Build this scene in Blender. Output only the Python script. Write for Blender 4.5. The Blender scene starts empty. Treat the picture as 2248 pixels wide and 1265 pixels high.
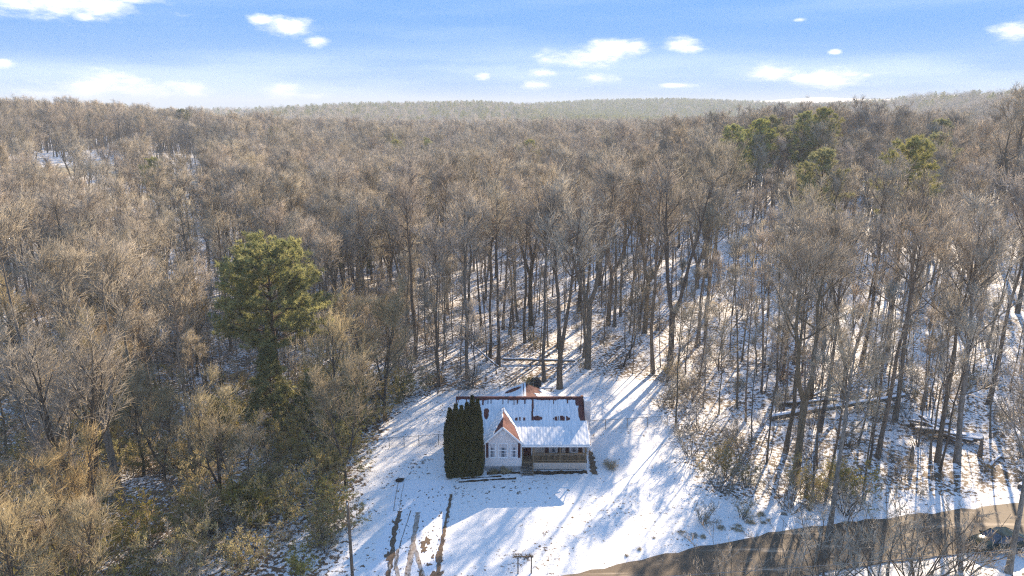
import bpy, math, random
import numpy as np
from mathutils import Vector
R = math.radians
sc = bpy.context.scene
col = sc.collection
rng = np.random.default_rng(11)
random.seed(11)

# ------------------------------------------------------------------ camera, sky, sun, exposure
cam = bpy.data.cameras.new('camera')
cam.sensor_width = 36.0
cam.lens = 24.98
cam.clip_end = 20000
camo = bpy.data.objects.new('camera', cam)
col.objects.link(camo)
CAMZ = 34.0
camo.location = (0, 0, CAMZ)
camo.rotation_euler = (R(90 - 14.45), 0, 0)
sc.camera = camo

SUN_AZ, SUN_EL = R(29), R(26)          # clockwise from +Y
SKY_STRENGTH = 0.094
world = bpy.data.worlds.new('World')
sc.world = world
world.use_nodes = True


def nn(nt, kind, **kw):
    n = nt.nodes.new(kind)
    for k, v in kw.items():
        setattr(n, k, v)
    return n


def math_n(nt, op, a, b=None, clamp=False):
    n = nn(nt, 'ShaderNodeMath', operation=op, use_clamp=clamp)
    for i, v in enumerate((a, b)):
        if v is None:
            continue
        if isinstance(v, (int, float)):
            n.inputs[i].default_value = v
        else:
            nt.links.new(v, n.inputs[i])
    return n.outputs[0]


def maprange(nt, v, a, b, c=0.0, d=1.0, smooth=True):
    n = nn(nt, 'ShaderNodeMapRange', interpolation_type='SMOOTHSTEP' if smooth else 'LINEAR')
    nt.links.new(v, n.inputs[0])
    for i, q in enumerate((a, b, c, d)):
        n.inputs[i + 1].default_value = q
    return n.outputs[0]


def mixc(nt, fac, a, b, mode='MIX'):
    n = nn(nt, 'ShaderNodeMix', data_type='RGBA', blend_type=mode)
    for i, v in ((0, fac), (6, a), (7, b)):
        if isinstance(v, (int, float)):
            n.inputs[i].default_value = v
        elif isinstance(v, tuple):
            n.inputs[i].default_value = v if len(v) == 4 else v + (1,)
        else:
            nt.links.new(v, n.inputs[i])
    return n.outputs[2]


def build_world():
    nt = world.node_tree
    nt.nodes.clear()
    L = nt.links
    out = nn(nt, 'ShaderNodeOutputWorld')
    bg = nn(nt, 'ShaderNodeBackground')
    bg.inputs[1].default_value = SKY_STRENGTH
    L.new(bg.outputs[0], out.inputs[0])
    sky = nn(nt, 'ShaderNodeTexSky', sky_type='NISHITA')
    sky.sun_disc = False
    sky.sun_elevation = SUN_EL
    sky.sun_rotation = SUN_AZ
    sky.altitude = 300
    sky.air_density = 1.0
    sky.dust_density = 0.0
    sky.ozone_density = 3.0
    gm = nn(nt, 'ShaderNodeGamma')
    gm.inputs[1].default_value = 0.08
    L.new(sky.outputs[0], gm.inputs[0])
    tint = mixc(nt, 1.0, gm.outputs[0], (0.53, 1.22, 2.5), 'MULTIPLY')
    # clouds: soft white cumulus low over the horizon, by direction
    tc = nn(nt, 'ShaderNodeTexCoord')
    sx = nn(nt, 'ShaderNodeSeparateXYZ')
    L.new(tc.outputs['Generated'], sx.inputs[0])
    az = math_n(nt, 'ARCTAN2', sx.outputs[0], sx.outputs[1])
    el = math_n(nt, 'ARCSINE', sx.outputs[2])
    cb = nn(nt, 'ShaderNodeCombineXYZ')
    L.new(az, cb.inputs[0])
    L.new(el, cb.inputs[1])
    nz = nn(nt, 'ShaderNodeTexNoise')
    nz.inputs['Scale'].default_value = 34
    nz.inputs['Detail'].default_value = 7
    nz.inputs['Roughness'].default_value = 0.66
    mp = nn(nt, 'ShaderNodeMapping')
    mp.inputs['Scale'].default_value = (0.55, 1.5, 1)
    L.new(cb.outputs[0], mp.inputs[0])
    L.new(mp.outputs[0], nz.inputs['Vector'])
    # centre azimuth, elevation, half width, half height (degrees)
    blobs = [(-31.3, 6.47, 6.2, 1.05), (-28.2, 6.39, 2.4, 0.75), (-26.3, 6.84, 1.82, 0.36), (-29.6, 5.66, 0.91, 0.36), (-16.6, 5.53, 2.2, 0.78), (-18.2, 5.88, 1.0, 0.42),
             (-14.6, 4.51, 0.95, 0.45), (-34.4, 2.53, 0.67, 0.29), (-29.4, 1.06, 3.2, 1.2), (-26.4, 0.94, 4.0, 0.95), (-23.4, 0.96, 1.4, 0.75), (-32.6, 0.74, 1.82, 0.36),
             (-17.4, 0.74, 1.9, 0.8), (-15.3, 0.61, 1.9, 0.36), (7.7, 4.19, 3.1, 0.80), (5.1, 3.46, 3.3, 0.75), (9.5, 4.4, 1.2, 0.55), (12.7, 4.39, 1.55, 0.62), (13.6, 4.08, 1.2, 0.36),
             (6.6, 1.95, 1.5, 0.45), (1.7, 1.45, 1.2, 0.42), (-2.3, 2.13, 0.64, 0.29), (2.5, 2.4, 1.25, 0.29), (19.2, 2.33, 2.4, 0.70), (23.2, 1.83, 3.3, 0.72), (24.3, 2.03, 1.43, 0.36),
             (33.9, 4.52, 1.3, 0.8), (20.9, 5.84, 0.5, 0.18), (23.4, 3.61, 0.43, 0.18), (25.5, 2.01, 0.5, 0.18), (12.4, 1.42, 1.43, 0.21)]
    rr = random.Random(5)
    for k in range(26):  # unseen clouds carry on the sky; more of them added for white fill light
        e_ = rr.uniform(1, 48)
        blobs.append((rr.uniform(46, 314), e_, rr.uniform(2.5, 8) * (1 + e_ / 30), rr.uniform(0.8, 2.2) * (1 + e_ / 20)))
    d = None
    for (a, e, w, h) in blobs:
        if a > 180:
            a -= 360
        s = nn(nt, 'ShaderNodeVectorMath', operation='SUBTRACT')
        L.new(cb.outputs[0], s.inputs[0])
        s.inputs[1].default_value = (R(a), R(e), 0)
        m = nn(nt, 'ShaderNodeVectorMath', operation='MULTIPLY')
        L.new(s.outputs[0], m.inputs[0])
        m.inputs[1].default_value = (1 / R(w), 1 / R(h), 0)
        ln = nn(nt, 'ShaderNodeVectorMath', operation='LENGTH')
        L.new(m.outputs[0], ln.inputs[0])
        d = ln.outputs['Value'] if d is None else math_n(nt, 'MINIMUM', d, ln.outputs['Value'])
    nzc = math_n(nt, 'SUBTRACT', nz.outputs[0], 0.5)
    dd = math_n(nt, 'ADD', d, math_n(nt, 'MULTIPLY', nzc, 2.5))
    cm = maprange(nt, dd, 1.2, 0.0)
    # thin veil of high cloud
    nz2 = nn(nt, 'ShaderNodeTexNoise')
    nz2.inputs['Scale'].default_value = 5
    nz2.inputs['Detail'].default_value = 6
    mp2 = nn(nt, 'ShaderNodeMapping')
    mp2.inputs['Scale'].default_value = (0.45, 4.0, 1)
    mp2.inputs['Rotation'].default_value = (0, 0, R(-4))
    L.new(cb.outputs[0], mp2.inputs[0])
    L.new(mp2.outputs[0], nz2.inputs['Vector'])
    veil = maprange(nt, nz2.outputs[0], 0.42, 0.75, 0.0, 0.26)
    lowv = math_n(nt, 'MULTIPLY', maprange(nt, el, R(5.6), R(2.2)), maprange(nt, nz2.outputs[0], 0.36, 0.62, 0.12, 0.55))
    veil = math_n(nt, 'MAXIMUM', veil, lowv)
    c1 = mixc(nt, veil, tint, (3.0, 3.5, 4.0))
    cc = mixc(nt, maprange(nt, nz.outputs[0], 0.35, 0.62), (4.5, 4.5, 4.55), (3.3, 3.5, 3.75))
    c2 = mixc(nt, cm, c1, cc)
    L.new(c2, bg.inputs[0])


build_world()

sl = bpy.data.lights.new('sun', 'SUN')
sl.energy = 3.4
sl.angle = R(0.55)
sl.color = (1.0, 0.81, 0.58)
sun = bpy.data.objects.new('sun', sl)
col.objects.link(sun)
sd = Vector((math.sin(SUN_AZ) * math.cos(SUN_EL), math.cos(SUN_AZ) * math.cos(SUN_EL), math.sin(SUN_EL)))
sun.rotation_euler = sd.to_track_quat('Z', 'Y').to_euler()
sun.location = (60, 120, 80)

vs = sc.view_settings
vs.view_transform = 'Standard'
vs.look = 'None'
vs.gamma = 1
vs.use_curve_mapping = False
vs.exposure = 1.85
cy = sc.cycles
cy.max_bounces = 5
cy.diffuse_bounces = 4
cy.glossy_bounces = 2
cy.transmission_bounces = 2
cy.volume_bounces = 0
cy.sampling_pattern = 'BLUE_NOISE'
cy.caustics_reflective = False
cy.caustics_refractive = False
cy.use_denoising = False
cy.denoiser = 'OPENIMAGEDENOISE'
cy.denoising_input_passes = 'RGB_ALBEDO_NORMAL'
cy.denoising_prefilter = 'ACCURATE'
sc.render.filter_size = 1.2 if hasattr(sc.render, 'filter_size') else 1.5
cy.filter_width = 1.2


# ------------------------------------------------------------------ materials
def mat(name, c1, c2=None, scale=6.0, rough=0.85, bump=0.0, bscale=40.0, objvar=0.0, stretch=(1, 1, 1), spec=0.25, metal=0.0, detail=5, trans=0.0):
    m = bpy.data.materials.new(name)
    m.use_nodes = True
    nt = m.node_tree
    b = nt.nodes['Principled BSDF']
    b.inputs['Roughness'].default_value = rough
    b.inputs['Specular IOR Level'].default_value = spec
    b.inputs['Metallic'].default_value = metal
    tc = nn(nt, 'ShaderNodeTexCoord')
    mp = nn(nt, 'ShaderNodeMapping')
    mp.inputs['Scale'].default_value = stretch
    nt.links.new(tc.outputs['Object'], mp.inputs[0])
    c = c1 + (1,)
    if c2 is not None:
        nz = nn(nt, 'ShaderNodeTexNoise')
        nz.inputs['Scale'].default_value = scale
        nz.inputs['Detail'].default_value = detail
        nt.links.new(mp.outputs[0], nz.inputs['Vector'])
        f = maprange(nt, nz.outputs[0], 0.32, 0.68)
        c = mixc(nt, f, c1, c2)
    if objvar:
        oi = nn(nt, 'ShaderNodeObjectInfo')
        hs = nn(nt, 'ShaderNodeHueSaturation')
        v = maprange(nt, oi.outputs['Random'], 0, 1, 1 - objvar, 1 + objvar, False)
        s = math_n(nt, 'FRACT', math_n(nt, 'MULTIPLY', oi.outputs['Random'], 17.31))
        h = math_n(nt, 'FRACT', math_n(nt, 'MULTIPLY', oi.outputs['Random'], 7.77))
        nt.links.new(v, hs.inputs['Value'])
        nt.links.new(maprange(nt, s, 0, 1, 0.7, 1.1, False), hs.inputs['Saturation'])
        nt.links.new(maprange(nt, h, 0, 1, 0.495, 0.517, False), hs.inputs['Hue'])
        if isinstance(c, tuple):
            hs.inputs['Color'].default_value = c
        else:
            nt.links.new(c, hs.inputs['Color'])
        c = hs.outputs[0]
    if isinstance(c, tuple):
        b.inputs['Base Color'].default_value = c
    else:
        nt.links.new(c, b.inputs['Base Color'])
    if trans:                       # thin leaves and needles let sunlight through
        tr = nn(nt, 'ShaderNodeBsdfTranslucent')
        nt.links.new(c, tr.inputs[0])
        ms = nn(nt, 'ShaderNodeMixShader')
        ms.inputs[0].default_value = trans
        nt.links.new(b.outputs[0], ms.inputs[1])
        nt.links.new(tr.outputs[0], ms.inputs[2])
        nt.links.new(ms.outputs[0], nt.nodes['Material Output'].inputs[0])
    if bump:
        nb = nn(nt, 'ShaderNodeTexNoise')
        nb.inputs['Scale'].default_value = bscale
        nb.inputs['Detail'].default_value = 4
        nt.links.new(mp.outputs[0], nb.inputs['Vector'])
        bp = nn(nt, 'ShaderNodeBump')
        bp.inputs['Strength'].default_value = bump
        bp.inputs['Distance'].default_value = 0.05
        nt.links.new(nb.outputs[0], bp.inputs['Height'])
        nt.links.new(bp.outputs[0], b.inputs['Normal'])
    return m


M = {}
M['bark'] = mat('bark', (0.215, 0.165, 0.118), (0.105, 0.080, 0.057), 3.0, 0.92, 0.6, 9.0, 0.3, (3, 3, 0.6))
M['bark_grey'] = mat('bark_grey', (0.27, 0.245, 0.21), (0.13, 0.115, 0.095), 2.0, 0.92, 0.5, 9.0, 0.15, (2, 2, 0.7))
M['bark_dark'] = mat('bark_dark', (0.11, 0.086, 0.064), (0.055, 0.043, 0.034), 3.0, 0.92, 0.6, 9.0, 0.1, (3, 3, 0.6))
M['twig'] = mat('twig', (0.50, 0.413, 0.305), (0.28, 0.226, 0.163), 0.7, 0.9, objvar=0.24)
M['twig_olive'] = mat('twig_olive', (0.45, 0.345, 0.19), (0.27, 0.20, 0.105), 0.9, 0.9, objvar=0.2)
M['leaf_olive'] = mat('leaf_olive', (0.30, 0.265, 0.065), (0.50, 0.37, 0.13), 1.5, 0.8, objvar=0.2, trans=0.45)
M['leaf_rust'] = mat('leaf_rust', (0.36, 0.13, 0.05), (0.25, 0.10, 0.05), 2.0, 0.8)
M['pine_bark'] = mat('pine_bark', (0.15, 0.10, 0.07), (0.07, 0.05, 0.038), 4.0, 0.92, 0.5, 12, 0, (2, 2, 1))
M['needle'] = mat('needle', (0.18, 0.205, 0.036), (0.44, 0.40, 0.075), 0.9, 0.75, objvar=0.12, trans=0.5)
M['needle_far'] = mat('needle_far', (0.26, 0.27, 0.08), (0.42, 0.39, 0.13), 0.9, 0.8, objvar=0.15, trans=0.35)
M['cedar'] = mat('cedar', (0.048, 0.050, 0.012), (0.10, 0.09, 0.018), 2.2, 0.85, objvar=0.1)
M['snow_plain'] = mat('snow_plain', (0.84, 0.84, 0.85), (0.79, 0.79, 0.81), 5.0, 0.65, 0.35, 14)
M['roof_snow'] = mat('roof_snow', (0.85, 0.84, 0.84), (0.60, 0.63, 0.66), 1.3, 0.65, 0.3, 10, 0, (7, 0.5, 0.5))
M['roof_metal'] = mat('roof_metal', (0.15, 0.050, 0.042), (0.10, 0.036, 0.034), 2.0, 0.75, spec=0.15)
M['siding'] = mat('siding', (0.74, 0.67, 0.64), (0.69, 0.63, 0.60), 1.2, 0.6)
M['siding_tan'] = mat('siding_tan', (0.62, 0.52, 0.44), (0.56, 0.47, 0.40), 1.2, 0.6)
M['white_trim'] = mat('white_trim', (0.80, 0.80, 0.80), (0.74, 0.74, 0.74), 3.0, 0.5)
M['maroon'] = mat('maroon', (0.075, 0.014, 0.018), None, rough=0.5)
M['deck_wood'] = mat('deck_wood', (0.30, 0.21, 0.125), (0.20, 0.14, 0.085), 4.0, 0.85, 0.3, 30, 0, (1, 1, 4))
M['old_wood'] = mat('old_wood', (0.20, 0.155, 0.11), (0.11, 0.085, 0.062), 3.0, 0.9, 0.4, 20)
M['foundation'] = mat('foundation', (0.42, 0.41, 0.41), (0.33, 0.32, 0.32), 3.0, 0.9)
M['galv'] = mat('galv', (0.30, 0.30, 0.29), (0.22, 0.22, 0.21), 8.0, 0.5, metal=0.6)
M['black'] = mat('black', (0.014, 0.014, 0.016), (0.03, 0.028, 0.026), 4.0, 0.6)
M['soil'] = mat('soil', (0.038, 0.026, 0.018), (0.075, 0.052, 0.034), 5.0, 0.95, 0.5, 25)
M['gravel'] = mat('gravel', (0.115, 0.075, 0.047), (0.19, 0.135, 0.092), 7.0, 0.95, 0.4, 60)
M['gravel_pale'] = mat('gravel_pale', (0.47, 0.41, 0.36), (0.27, 0.215, 0.17), 3.2, 0.95, 0.3, 50)
M['curtain'] = mat('curtain', (0.62, 0.57, 0.55), (0.5, 0.45, 0.45), 6.0, 0.9, stretch=(6, 1, 0.3))
M['glass'] = mat('glass', (0.045, 0.06, 0.09), (0.10, 0.12, 0.15), 1.6, 0.06, spec=0.5)
M['car_paint'] = mat('car_paint', (0.012, 0.024, 0.018), (0.018, 0.030, 0.022), 2.0, 0.10, spec=0.35)
M['chrome'] = mat('chrome', (0.55, 0.55, 0.55), None, rough=0.25, metal=0.9)
M['lamp_red'] = mat('lamp_red', (0.25, 0.01, 0.01), None, rough=0.3)
M['lamp_clear'] = mat('lamp_clear', (0.6, 0.6, 0.6), None, rough=0.2)
M['copper'] = mat('copper', (0.40, 0.16, 0.08), None, rough=0.5)


def ground_material():
    m = bpy.data.materials.new('snowy_ground')
    m.use_nodes = True
    nt = m.node_tree
    L = nt.links
    b = nt.nodes['Principled BSDF']
    b.inputs['Roughness'].default_value = 0.7
    b.inputs['Specular IOR Level'].default_value = 0.15
    geo = nn(nt, 'ShaderNodeNewGeometry')
    at = nn(nt, 'ShaderNodeAttribute', attribute_name='litter')
    at2 = nn(nt, 'ShaderNodeAttribute', attribute_name='field')
    n1 = nn(nt, 'ShaderNodeTexNoise')
    n1.inputs['Scale'].default_value = 2.6
    n1.inputs['Detail'].default_value = 9
    n1.inputs['Roughness'].default_value = 0.68
    L.new(geo.outputs['Position'], n1.inputs['Vector'])
    n2 = nn(nt, 'ShaderNodeTexNoise')
    n2.inputs['Scale'].default_value = 0.16
    n2.inputs['Detail'].default_value = 4
    L.new(geo.outputs['Position'], n2.inputs['Vector'])
    n3 = nn(nt, 'ShaderNodeTexNoise')
    n3.inputs['Scale'].default_value = 9.0
    n3.inputs['Detail'].default_value = 3
    L.new(geo.outputs['Position'], n3.inputs['Vector'])
    thr = math_n(nt, 'ADD', math_n(nt, 'MULTIPLY', at.outputs['Fac'], -0.235),
                 math_n(nt, 'MULTIPLY', math_n(nt, 'SUBTRACT', n2.outputs[0], 0.5), -0.30))
    thr = math_n(nt, 'ADD', thr, 0.735)
    f = math_n(nt, 'SUBTRACT', n1.outputs[0], thr)
    lit = maprange(nt, f, 0.0, 0.045)
    snow = mixc(nt, n2.outputs[0], (0.82, 0.80, 0.785), (0.86, 0.845, 0.825))
    leaf = mixc(nt, n3.outputs[0], (0.06, 0.042, 0.026), (0.23, 0.155, 0.095))
    c = mixc(nt, lit, snow, leaf)
    n4 = nn(nt, 'ShaderNodeTexNoise')
    n4.inputs['Scale'].default_value = 0.05
    n4.inputs['Detail'].default_value = 6
    L.new(geo.outputs['Position'], n4.inputs['Vector'])
    gf = math_n(nt, 'MULTIPLY', at2.outputs['Fac'], maprange(nt, n4.outputs[0], 0.42, 0.58))
    c = mixc(nt, gf, c, (0.42, 0.34, 0.20))
    L.new(c, b.inputs['Base Color'])
    hgt = math_n(nt, 'ADD', math_n(nt, 'MULTIPLY', n3.outputs[0], 0.35), n1.outputs[0])
    bp = nn(nt, 'ShaderNodeBump')
    bp.inputs['Strength'].default_value = 0.55
    bp.inputs['Distance'].default_value = 0.12
    L.new(hgt, bp.inputs['Height'])
    L.new(bp.outputs[0], b.inputs['Normal'])
    return m


def road_material():
    m = bpy.data.materials.new('wet_road')
    m.use_nodes = True
    nt = m.node_tree
    L = nt.links
    b = nt.nodes['Principled BSDF']
    b.inputs['Roughness'].default_value = 0.75
    geo = nn(nt, 'ShaderNodeNewGeometry')
    mp = nn(nt, 'ShaderNodeMapping')
    mp.inputs['Rotation'].default_value = (0, 0, R(-13))
    mp.inputs['Scale'].default_value = (0.10, 0.9, 1)
    L.new(geo.outputs['Position'], mp.inputs[0])
    n1 = nn(nt, 'ShaderNodeTexNoise')
    n1.inputs['Scale'].default_value = 1.3
    n1.inputs['Detail'].default_value = 6
    L.new(mp.outputs[0], n1.inputs['Vector'])
    n2 = nn(nt, 'ShaderNodeTexNoise')
    n2.inputs['Scale'].default_value = 5.0
    n2.inputs['Detail'].default_value = 6
    L.new(geo.outputs['Position'], n2.inputs['Vector'])
    c = mixc(nt, n2.outputs[0], (0.075, 0.050, 0.029), (0.155, 0.107, 0.064))
    c = mixc(nt, maprange(nt, n1.outputs[0], 0.56, 0.72), c, (0.40, 0.31, 0.22))
    L.new(c, b.inputs['Base Color'])
    bp = nn(nt, 'ShaderNodeBump')
    bp.inputs['Strength'].default_value = 0.3
    bp.inputs['Distance'].default_value = 0.03
    L.new(n2.outputs[0], bp.inputs['Height'])
    L.new(bp.outputs[0], b.inputs['Normal'])
    return m


M['ground'] = ground_material()
M['road'] = road_material()


# ------------------------------------------------------------------ mesh helpers
def mesh_np(name, V, F, material, sizes=None, smooth=False):
    """V (n,3); F (m,k) array of equal faces, or list of arrays of (m,k)."""
    me = bpy.data.meshes.new(name)
    V = np.asarray(V, dtype=np.float32)
    Fs = F if isinstance(F, list) else [F]
    Fs = [np.asarray(f, dtype=np.int32) for f in Fs if len(f)]
    me.vertices.add(len(V))
    me.vertices.foreach_set('co', V.ravel())
    loops = np.concatenate([f.ravel() for f in Fs])
    tot = np.concatenate([np.full(len(f), f.shape[1], dtype=np.int32) for f in Fs])
    start = np.concatenate([[0], np.cumsum(tot)[:-1]]).astype(np.int32)
    me.loops.add(len(loops))
    me.loops.foreach_set('vertex_index', loops)
    me.polygons.add(len(tot))
    me.polygons.foreach_set('loop_start', start)
    me.polygons.foreach_set('loop_total', tot)
    if smooth:
        me.polygons.foreach_set('use_smooth', np.ones(len(tot), dtype=bool))
    me.update(calc_edges=True)
    me.validate()
    if material is not None:
        me.materials.append(material)
    return me


class MB:
    """collects simple solids into one mesh"""
    def __init__(self):
        self.v, self.f = [], []

    def add(self, vs, fs):
        o = len(self.v)
        self.v += [tuple(p) for p in vs]
        self.f += [tuple(i + o for i in f) for f in fs]
        return self

    def box(self, x0, x1, y0, y1, z0, z1):
        return self.add([(x0, y0, z0), (x1, y0, z0), (x1, y1, z0), (x0, y1, z0), (x0, y0, z1), (x1, y0, z1), (x1, y1, z1), (x0, y1, z1)],
                        [(0, 3, 2, 1), (4, 5, 6, 7), (0, 1, 5, 4), (1, 2, 6, 5), (2, 3, 7, 6), (3, 0, 4, 7)])

    def bar(self, a, b, w, h):
        a, b = Vector(a), Vector(b)
        d = (b - a).normalized()
        s = d.cross(Vector((0, 0, 1)))
        s = s.normalized() if s.length > 1e-4 else Vector((1, 0, 0))
        u = s.cross(d).normalized()
        vs = []
        for p in (a, b):
            for i, j in ((-1, -1), (1, -1), (1, 1), (-1, 1)):
                vs.append(p + s * (i * w / 2) + u * (j * h / 2))
        return self.add(vs, [(0, 1, 2, 3), (7, 6, 5, 4), (0, 4, 5, 1), (1, 5, 6, 2), (2, 6, 7, 3), (3, 7, 4, 0)])

    def tube(self, pts, rad, n=8, cap=True):
        pts = [Vector(p) for p in pts]
        if not isinstance(rad, (list, tuple)):
            rad = [rad] * len(pts)
        vs, fs = [], []
        for i, p in enumerate(pts):
            d = (pts[min(i + 1, len(pts) - 1)] - pts[max(i - 1, 0)]).normalized()
            s = d.cross(Vector((0.13, 0.97, 0.2))).normalized()
            u = s.cross(d)
            for k in range(n):
                a = 2 * math.pi * k / n
                vs.append(p + (s * math.cos(a) + u * math.sin(a)) * rad[i])
        for i in range(len(pts) - 1):
            for k in range(n):
                k2 = (k + 1) % n
                fs.append((i * n + k, i * n + k2, (i + 1) * n + k2, (i + 1) * n + k))
        if cap:
            fs.append(tuple(range(n - 1, -1, -1)))
            fs.append(tuple((len(pts) - 1) * n + k for k in range(n)))
        return self.add(vs, fs)

    def extrude_x(self, prof, x0, x1):
        n = len(prof)
        vs = [(x0, y, z) for y, z in prof] + [(x1, y, z) for y, z in prof]
        fs = [tuple(range(n - 1, -1, -1)), tuple(range(n, 2 * n))]
        fs += [(i, (i + 1) % n, n + (i + 1) % n, n + i) for i in range(n)]
        return self.add(vs, fs)

    def slab(self, poly, t):
        """3D planar polygon thickened by t along its normal (downwards)"""
        P = [Vector(p) for p in poly]
        nrm = (P[1] - P[0]).cross(P[2] - P[0]).normalized()
        if nrm.z < 0:
            P.reverse()
            nrm = -nrm
        n = len(P)
        vs = P + [p - nrm * t for p in P]
        fs = [tuple(range(n)), tuple(range(2 * n - 1, n - 1, -1))]
        fs += [(i, n + i, n + (i + 1) % n, (i + 1) % n) for i in range(n)]
        return self.add(vs, fs)

    def mesh(self, name, material, smooth=False):
        me = bpy.data.meshes.new(name)
        me.from_pydata([tuple(v) for v in self.v], [], self.f)
        me.update()
        if material is not None:
            me.materials.append(material)
        if smooth:
            for p in me.polygons:
                p.use_smooth = True
        return me

    def build(self, name, material, parent=None, smooth=False, org=None):
        o = bpy.data.objects.new(name, self.mesh(name, material, smooth))
        col.objects.link(o)
        if parent is not None:
            o.parent = parent
        return o


def tag(o, label=None, cat=None, group=None, kind=None):
    for k, v in (('label', label), ('category', cat), ('group', group), ('kind', kind)):
        if v:
            o[k] = v
    return o


def link(name, me, parent=None):
    o = bpy.data.objects.new(name, me)
    col.objects.link(o)
    if parent is not None:
        o.parent = parent
    return o


def thing(name, label, cat, loc=(0, 0, 0), rz=0.0, group=None, scale=1.0):
    o = bpy.data.objects.new(name, None)
    o.empty_display_size = 0.3
    col.objects.link(o)
    o.location = loc
    o.rotation_euler = (0, 0, rz)
    o.scale = (scale,) * 3 if isinstance(scale, (int, float)) else scale
    return tag(o, label, cat, group)


# ------------------------------------------------------------------ terrain
def sm(a, b, v):
    t = np.clip((v - a) / (b - a), 0, 1)
    return t * t * (3 - 2 * t)


# crest of the far wooded ridge: tangent of azimuth, distance, ground height
_a = np.array([-3, -0.8, -0.70, -0.51, -0.42, -0.35, -0.26, -0.14, -0.047, 0.017, 0.11, 0.20, 0.30, 0.42, 0.51, 0.575, 0.70, 0.85, 3])
_r = np.array([900, 900, 900, 950, 1500, 1300, 1200, 1400, 1400, 1500, 1800, 1800, 1700, 1600, 1350, 1150, 1000, 950, 950])
_h = np.array([15, 15, 16, 13, 9, 14, 19, 21, 23, 21, 26, 28, 25, 23, 22, 30, 33, 34, 32])
_h2 = np.array([15, 15, 15, 15, 15, 15, 15, 15, 18, 22, 30, 38, 45, 62, 55, 70, 72, 60, 40])


def zt(x, y):
    x = np.asarray(x, dtype=float)
    y = np.asarray(y, dtype=float)
    z = 10.5 * np.exp(-(((x - 80) / 75) ** 2 + ((y - 205) / 75) ** 2))
    z = z + 11.5 * np.exp(-(((x + 205) / 92) ** 2 + ((y - 340) / 95) ** 2))
    z = z - 7 * np.exp(-(((x + 20) / 75) ** 2 + ((y - 245) / 95) ** 2))
    z = z - 2.5 * sm(16, 45, -x) * sm(150, 90, y)
    away = sm(24, 60, np.hypot(x * 0.8, y - 62))
    z = z + away * (0.55 * np.sin(x * 0.11 + 1.3) * np.sin(y * 0.083 + 0.4) + 0.25 * np.sin(x * 0.31 + y * 0.21) + 0.12 * np.sin(x * 0.9) * np.sin(y * 0.77 + 1))
    rr_ = np.hypot(x, y)
    far = sm(420, 700, rr_)
    z = z + far * (4 * np.sin(x * 0.009 + 2) * np.sin(y * 0.007) - 2)
    a = np.where(y > 1, x / np.maximum(y, 1), np.sign(x) * 3)
    a = np.clip(a, -3, 3)
    rc, h, h2 = np.interp(a, _a, _r), np.interp(a, _a, _h), np.interp(a, _a, _h2)
    w = np.where(rr_ < rc, 330.0, 600.0)
    front = sm(-50, 60, y)
    z = z + front * h * np.exp(-((rr_ - rc) / w) ** 2)
    z = z + front * h2 * np.exp(-((rr_ - 2900) / 600) ** 2)
    # lawn: falls a little towards the drive and the road
    z = z - 0.35 * sm(62, 48, y) * sm(30, 60, y + 0) * sm(12, -4, x) * (1 - sm(16, 30, -x))
    return z


CLEAR = [(-12.6, 38), (-13.2, 54.8), (-13.7, 60.3), (-14.0, 68.8), (-12.5, 77), (-7.9, 81.6), (-0.2, 82.3), (8.5, 85.5), (18.0, 84.3), (16.9, 73.3),
         (16.7, 66.7), (17.2, 59.5), (19.5, 56), (26, 55.2), (34, 56.2), (45, 58), (70, 62), (110, 66), (110, 54), (70, 51), (45, 47.5), (30, 44), (18, 41), (4, 38)]


def inside(px, py, poly):
    px, py = np.asarray(px, float), np.asarray(py, float)
    r = np.zeros(px.shape, bool)
    n = len(poly)
    for i in range(n):
        x1, y1 = poly[i]
        x2, y2 = poly[(i + 1) % n]
        c = ((y1 > py) != (y2 > py)) & (px < (x2 - x1) * (py - y1) / (y2 - y1 + 1e-12) + x1)
        r ^= c
    return r


def fields(x, y):
    """open fields without trees, far off"""
    x, y = np.asarray(x, float), np.asarray(y, float)
    f = np.exp(-(((x + 172) / 62) ** 2 + ((y - 272) / 52) ** 2) ** 2)
    f = np.maximum(f, np.exp(-(((x + 3) / 50) ** 2 + ((y - 640) / 75) ** 2) ** 2))
    f = np.maximum(f, np.exp(-(((x + 190) / 60) ** 2 + ((y - 700) / 60) ** 2) ** 2))
    return f


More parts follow.
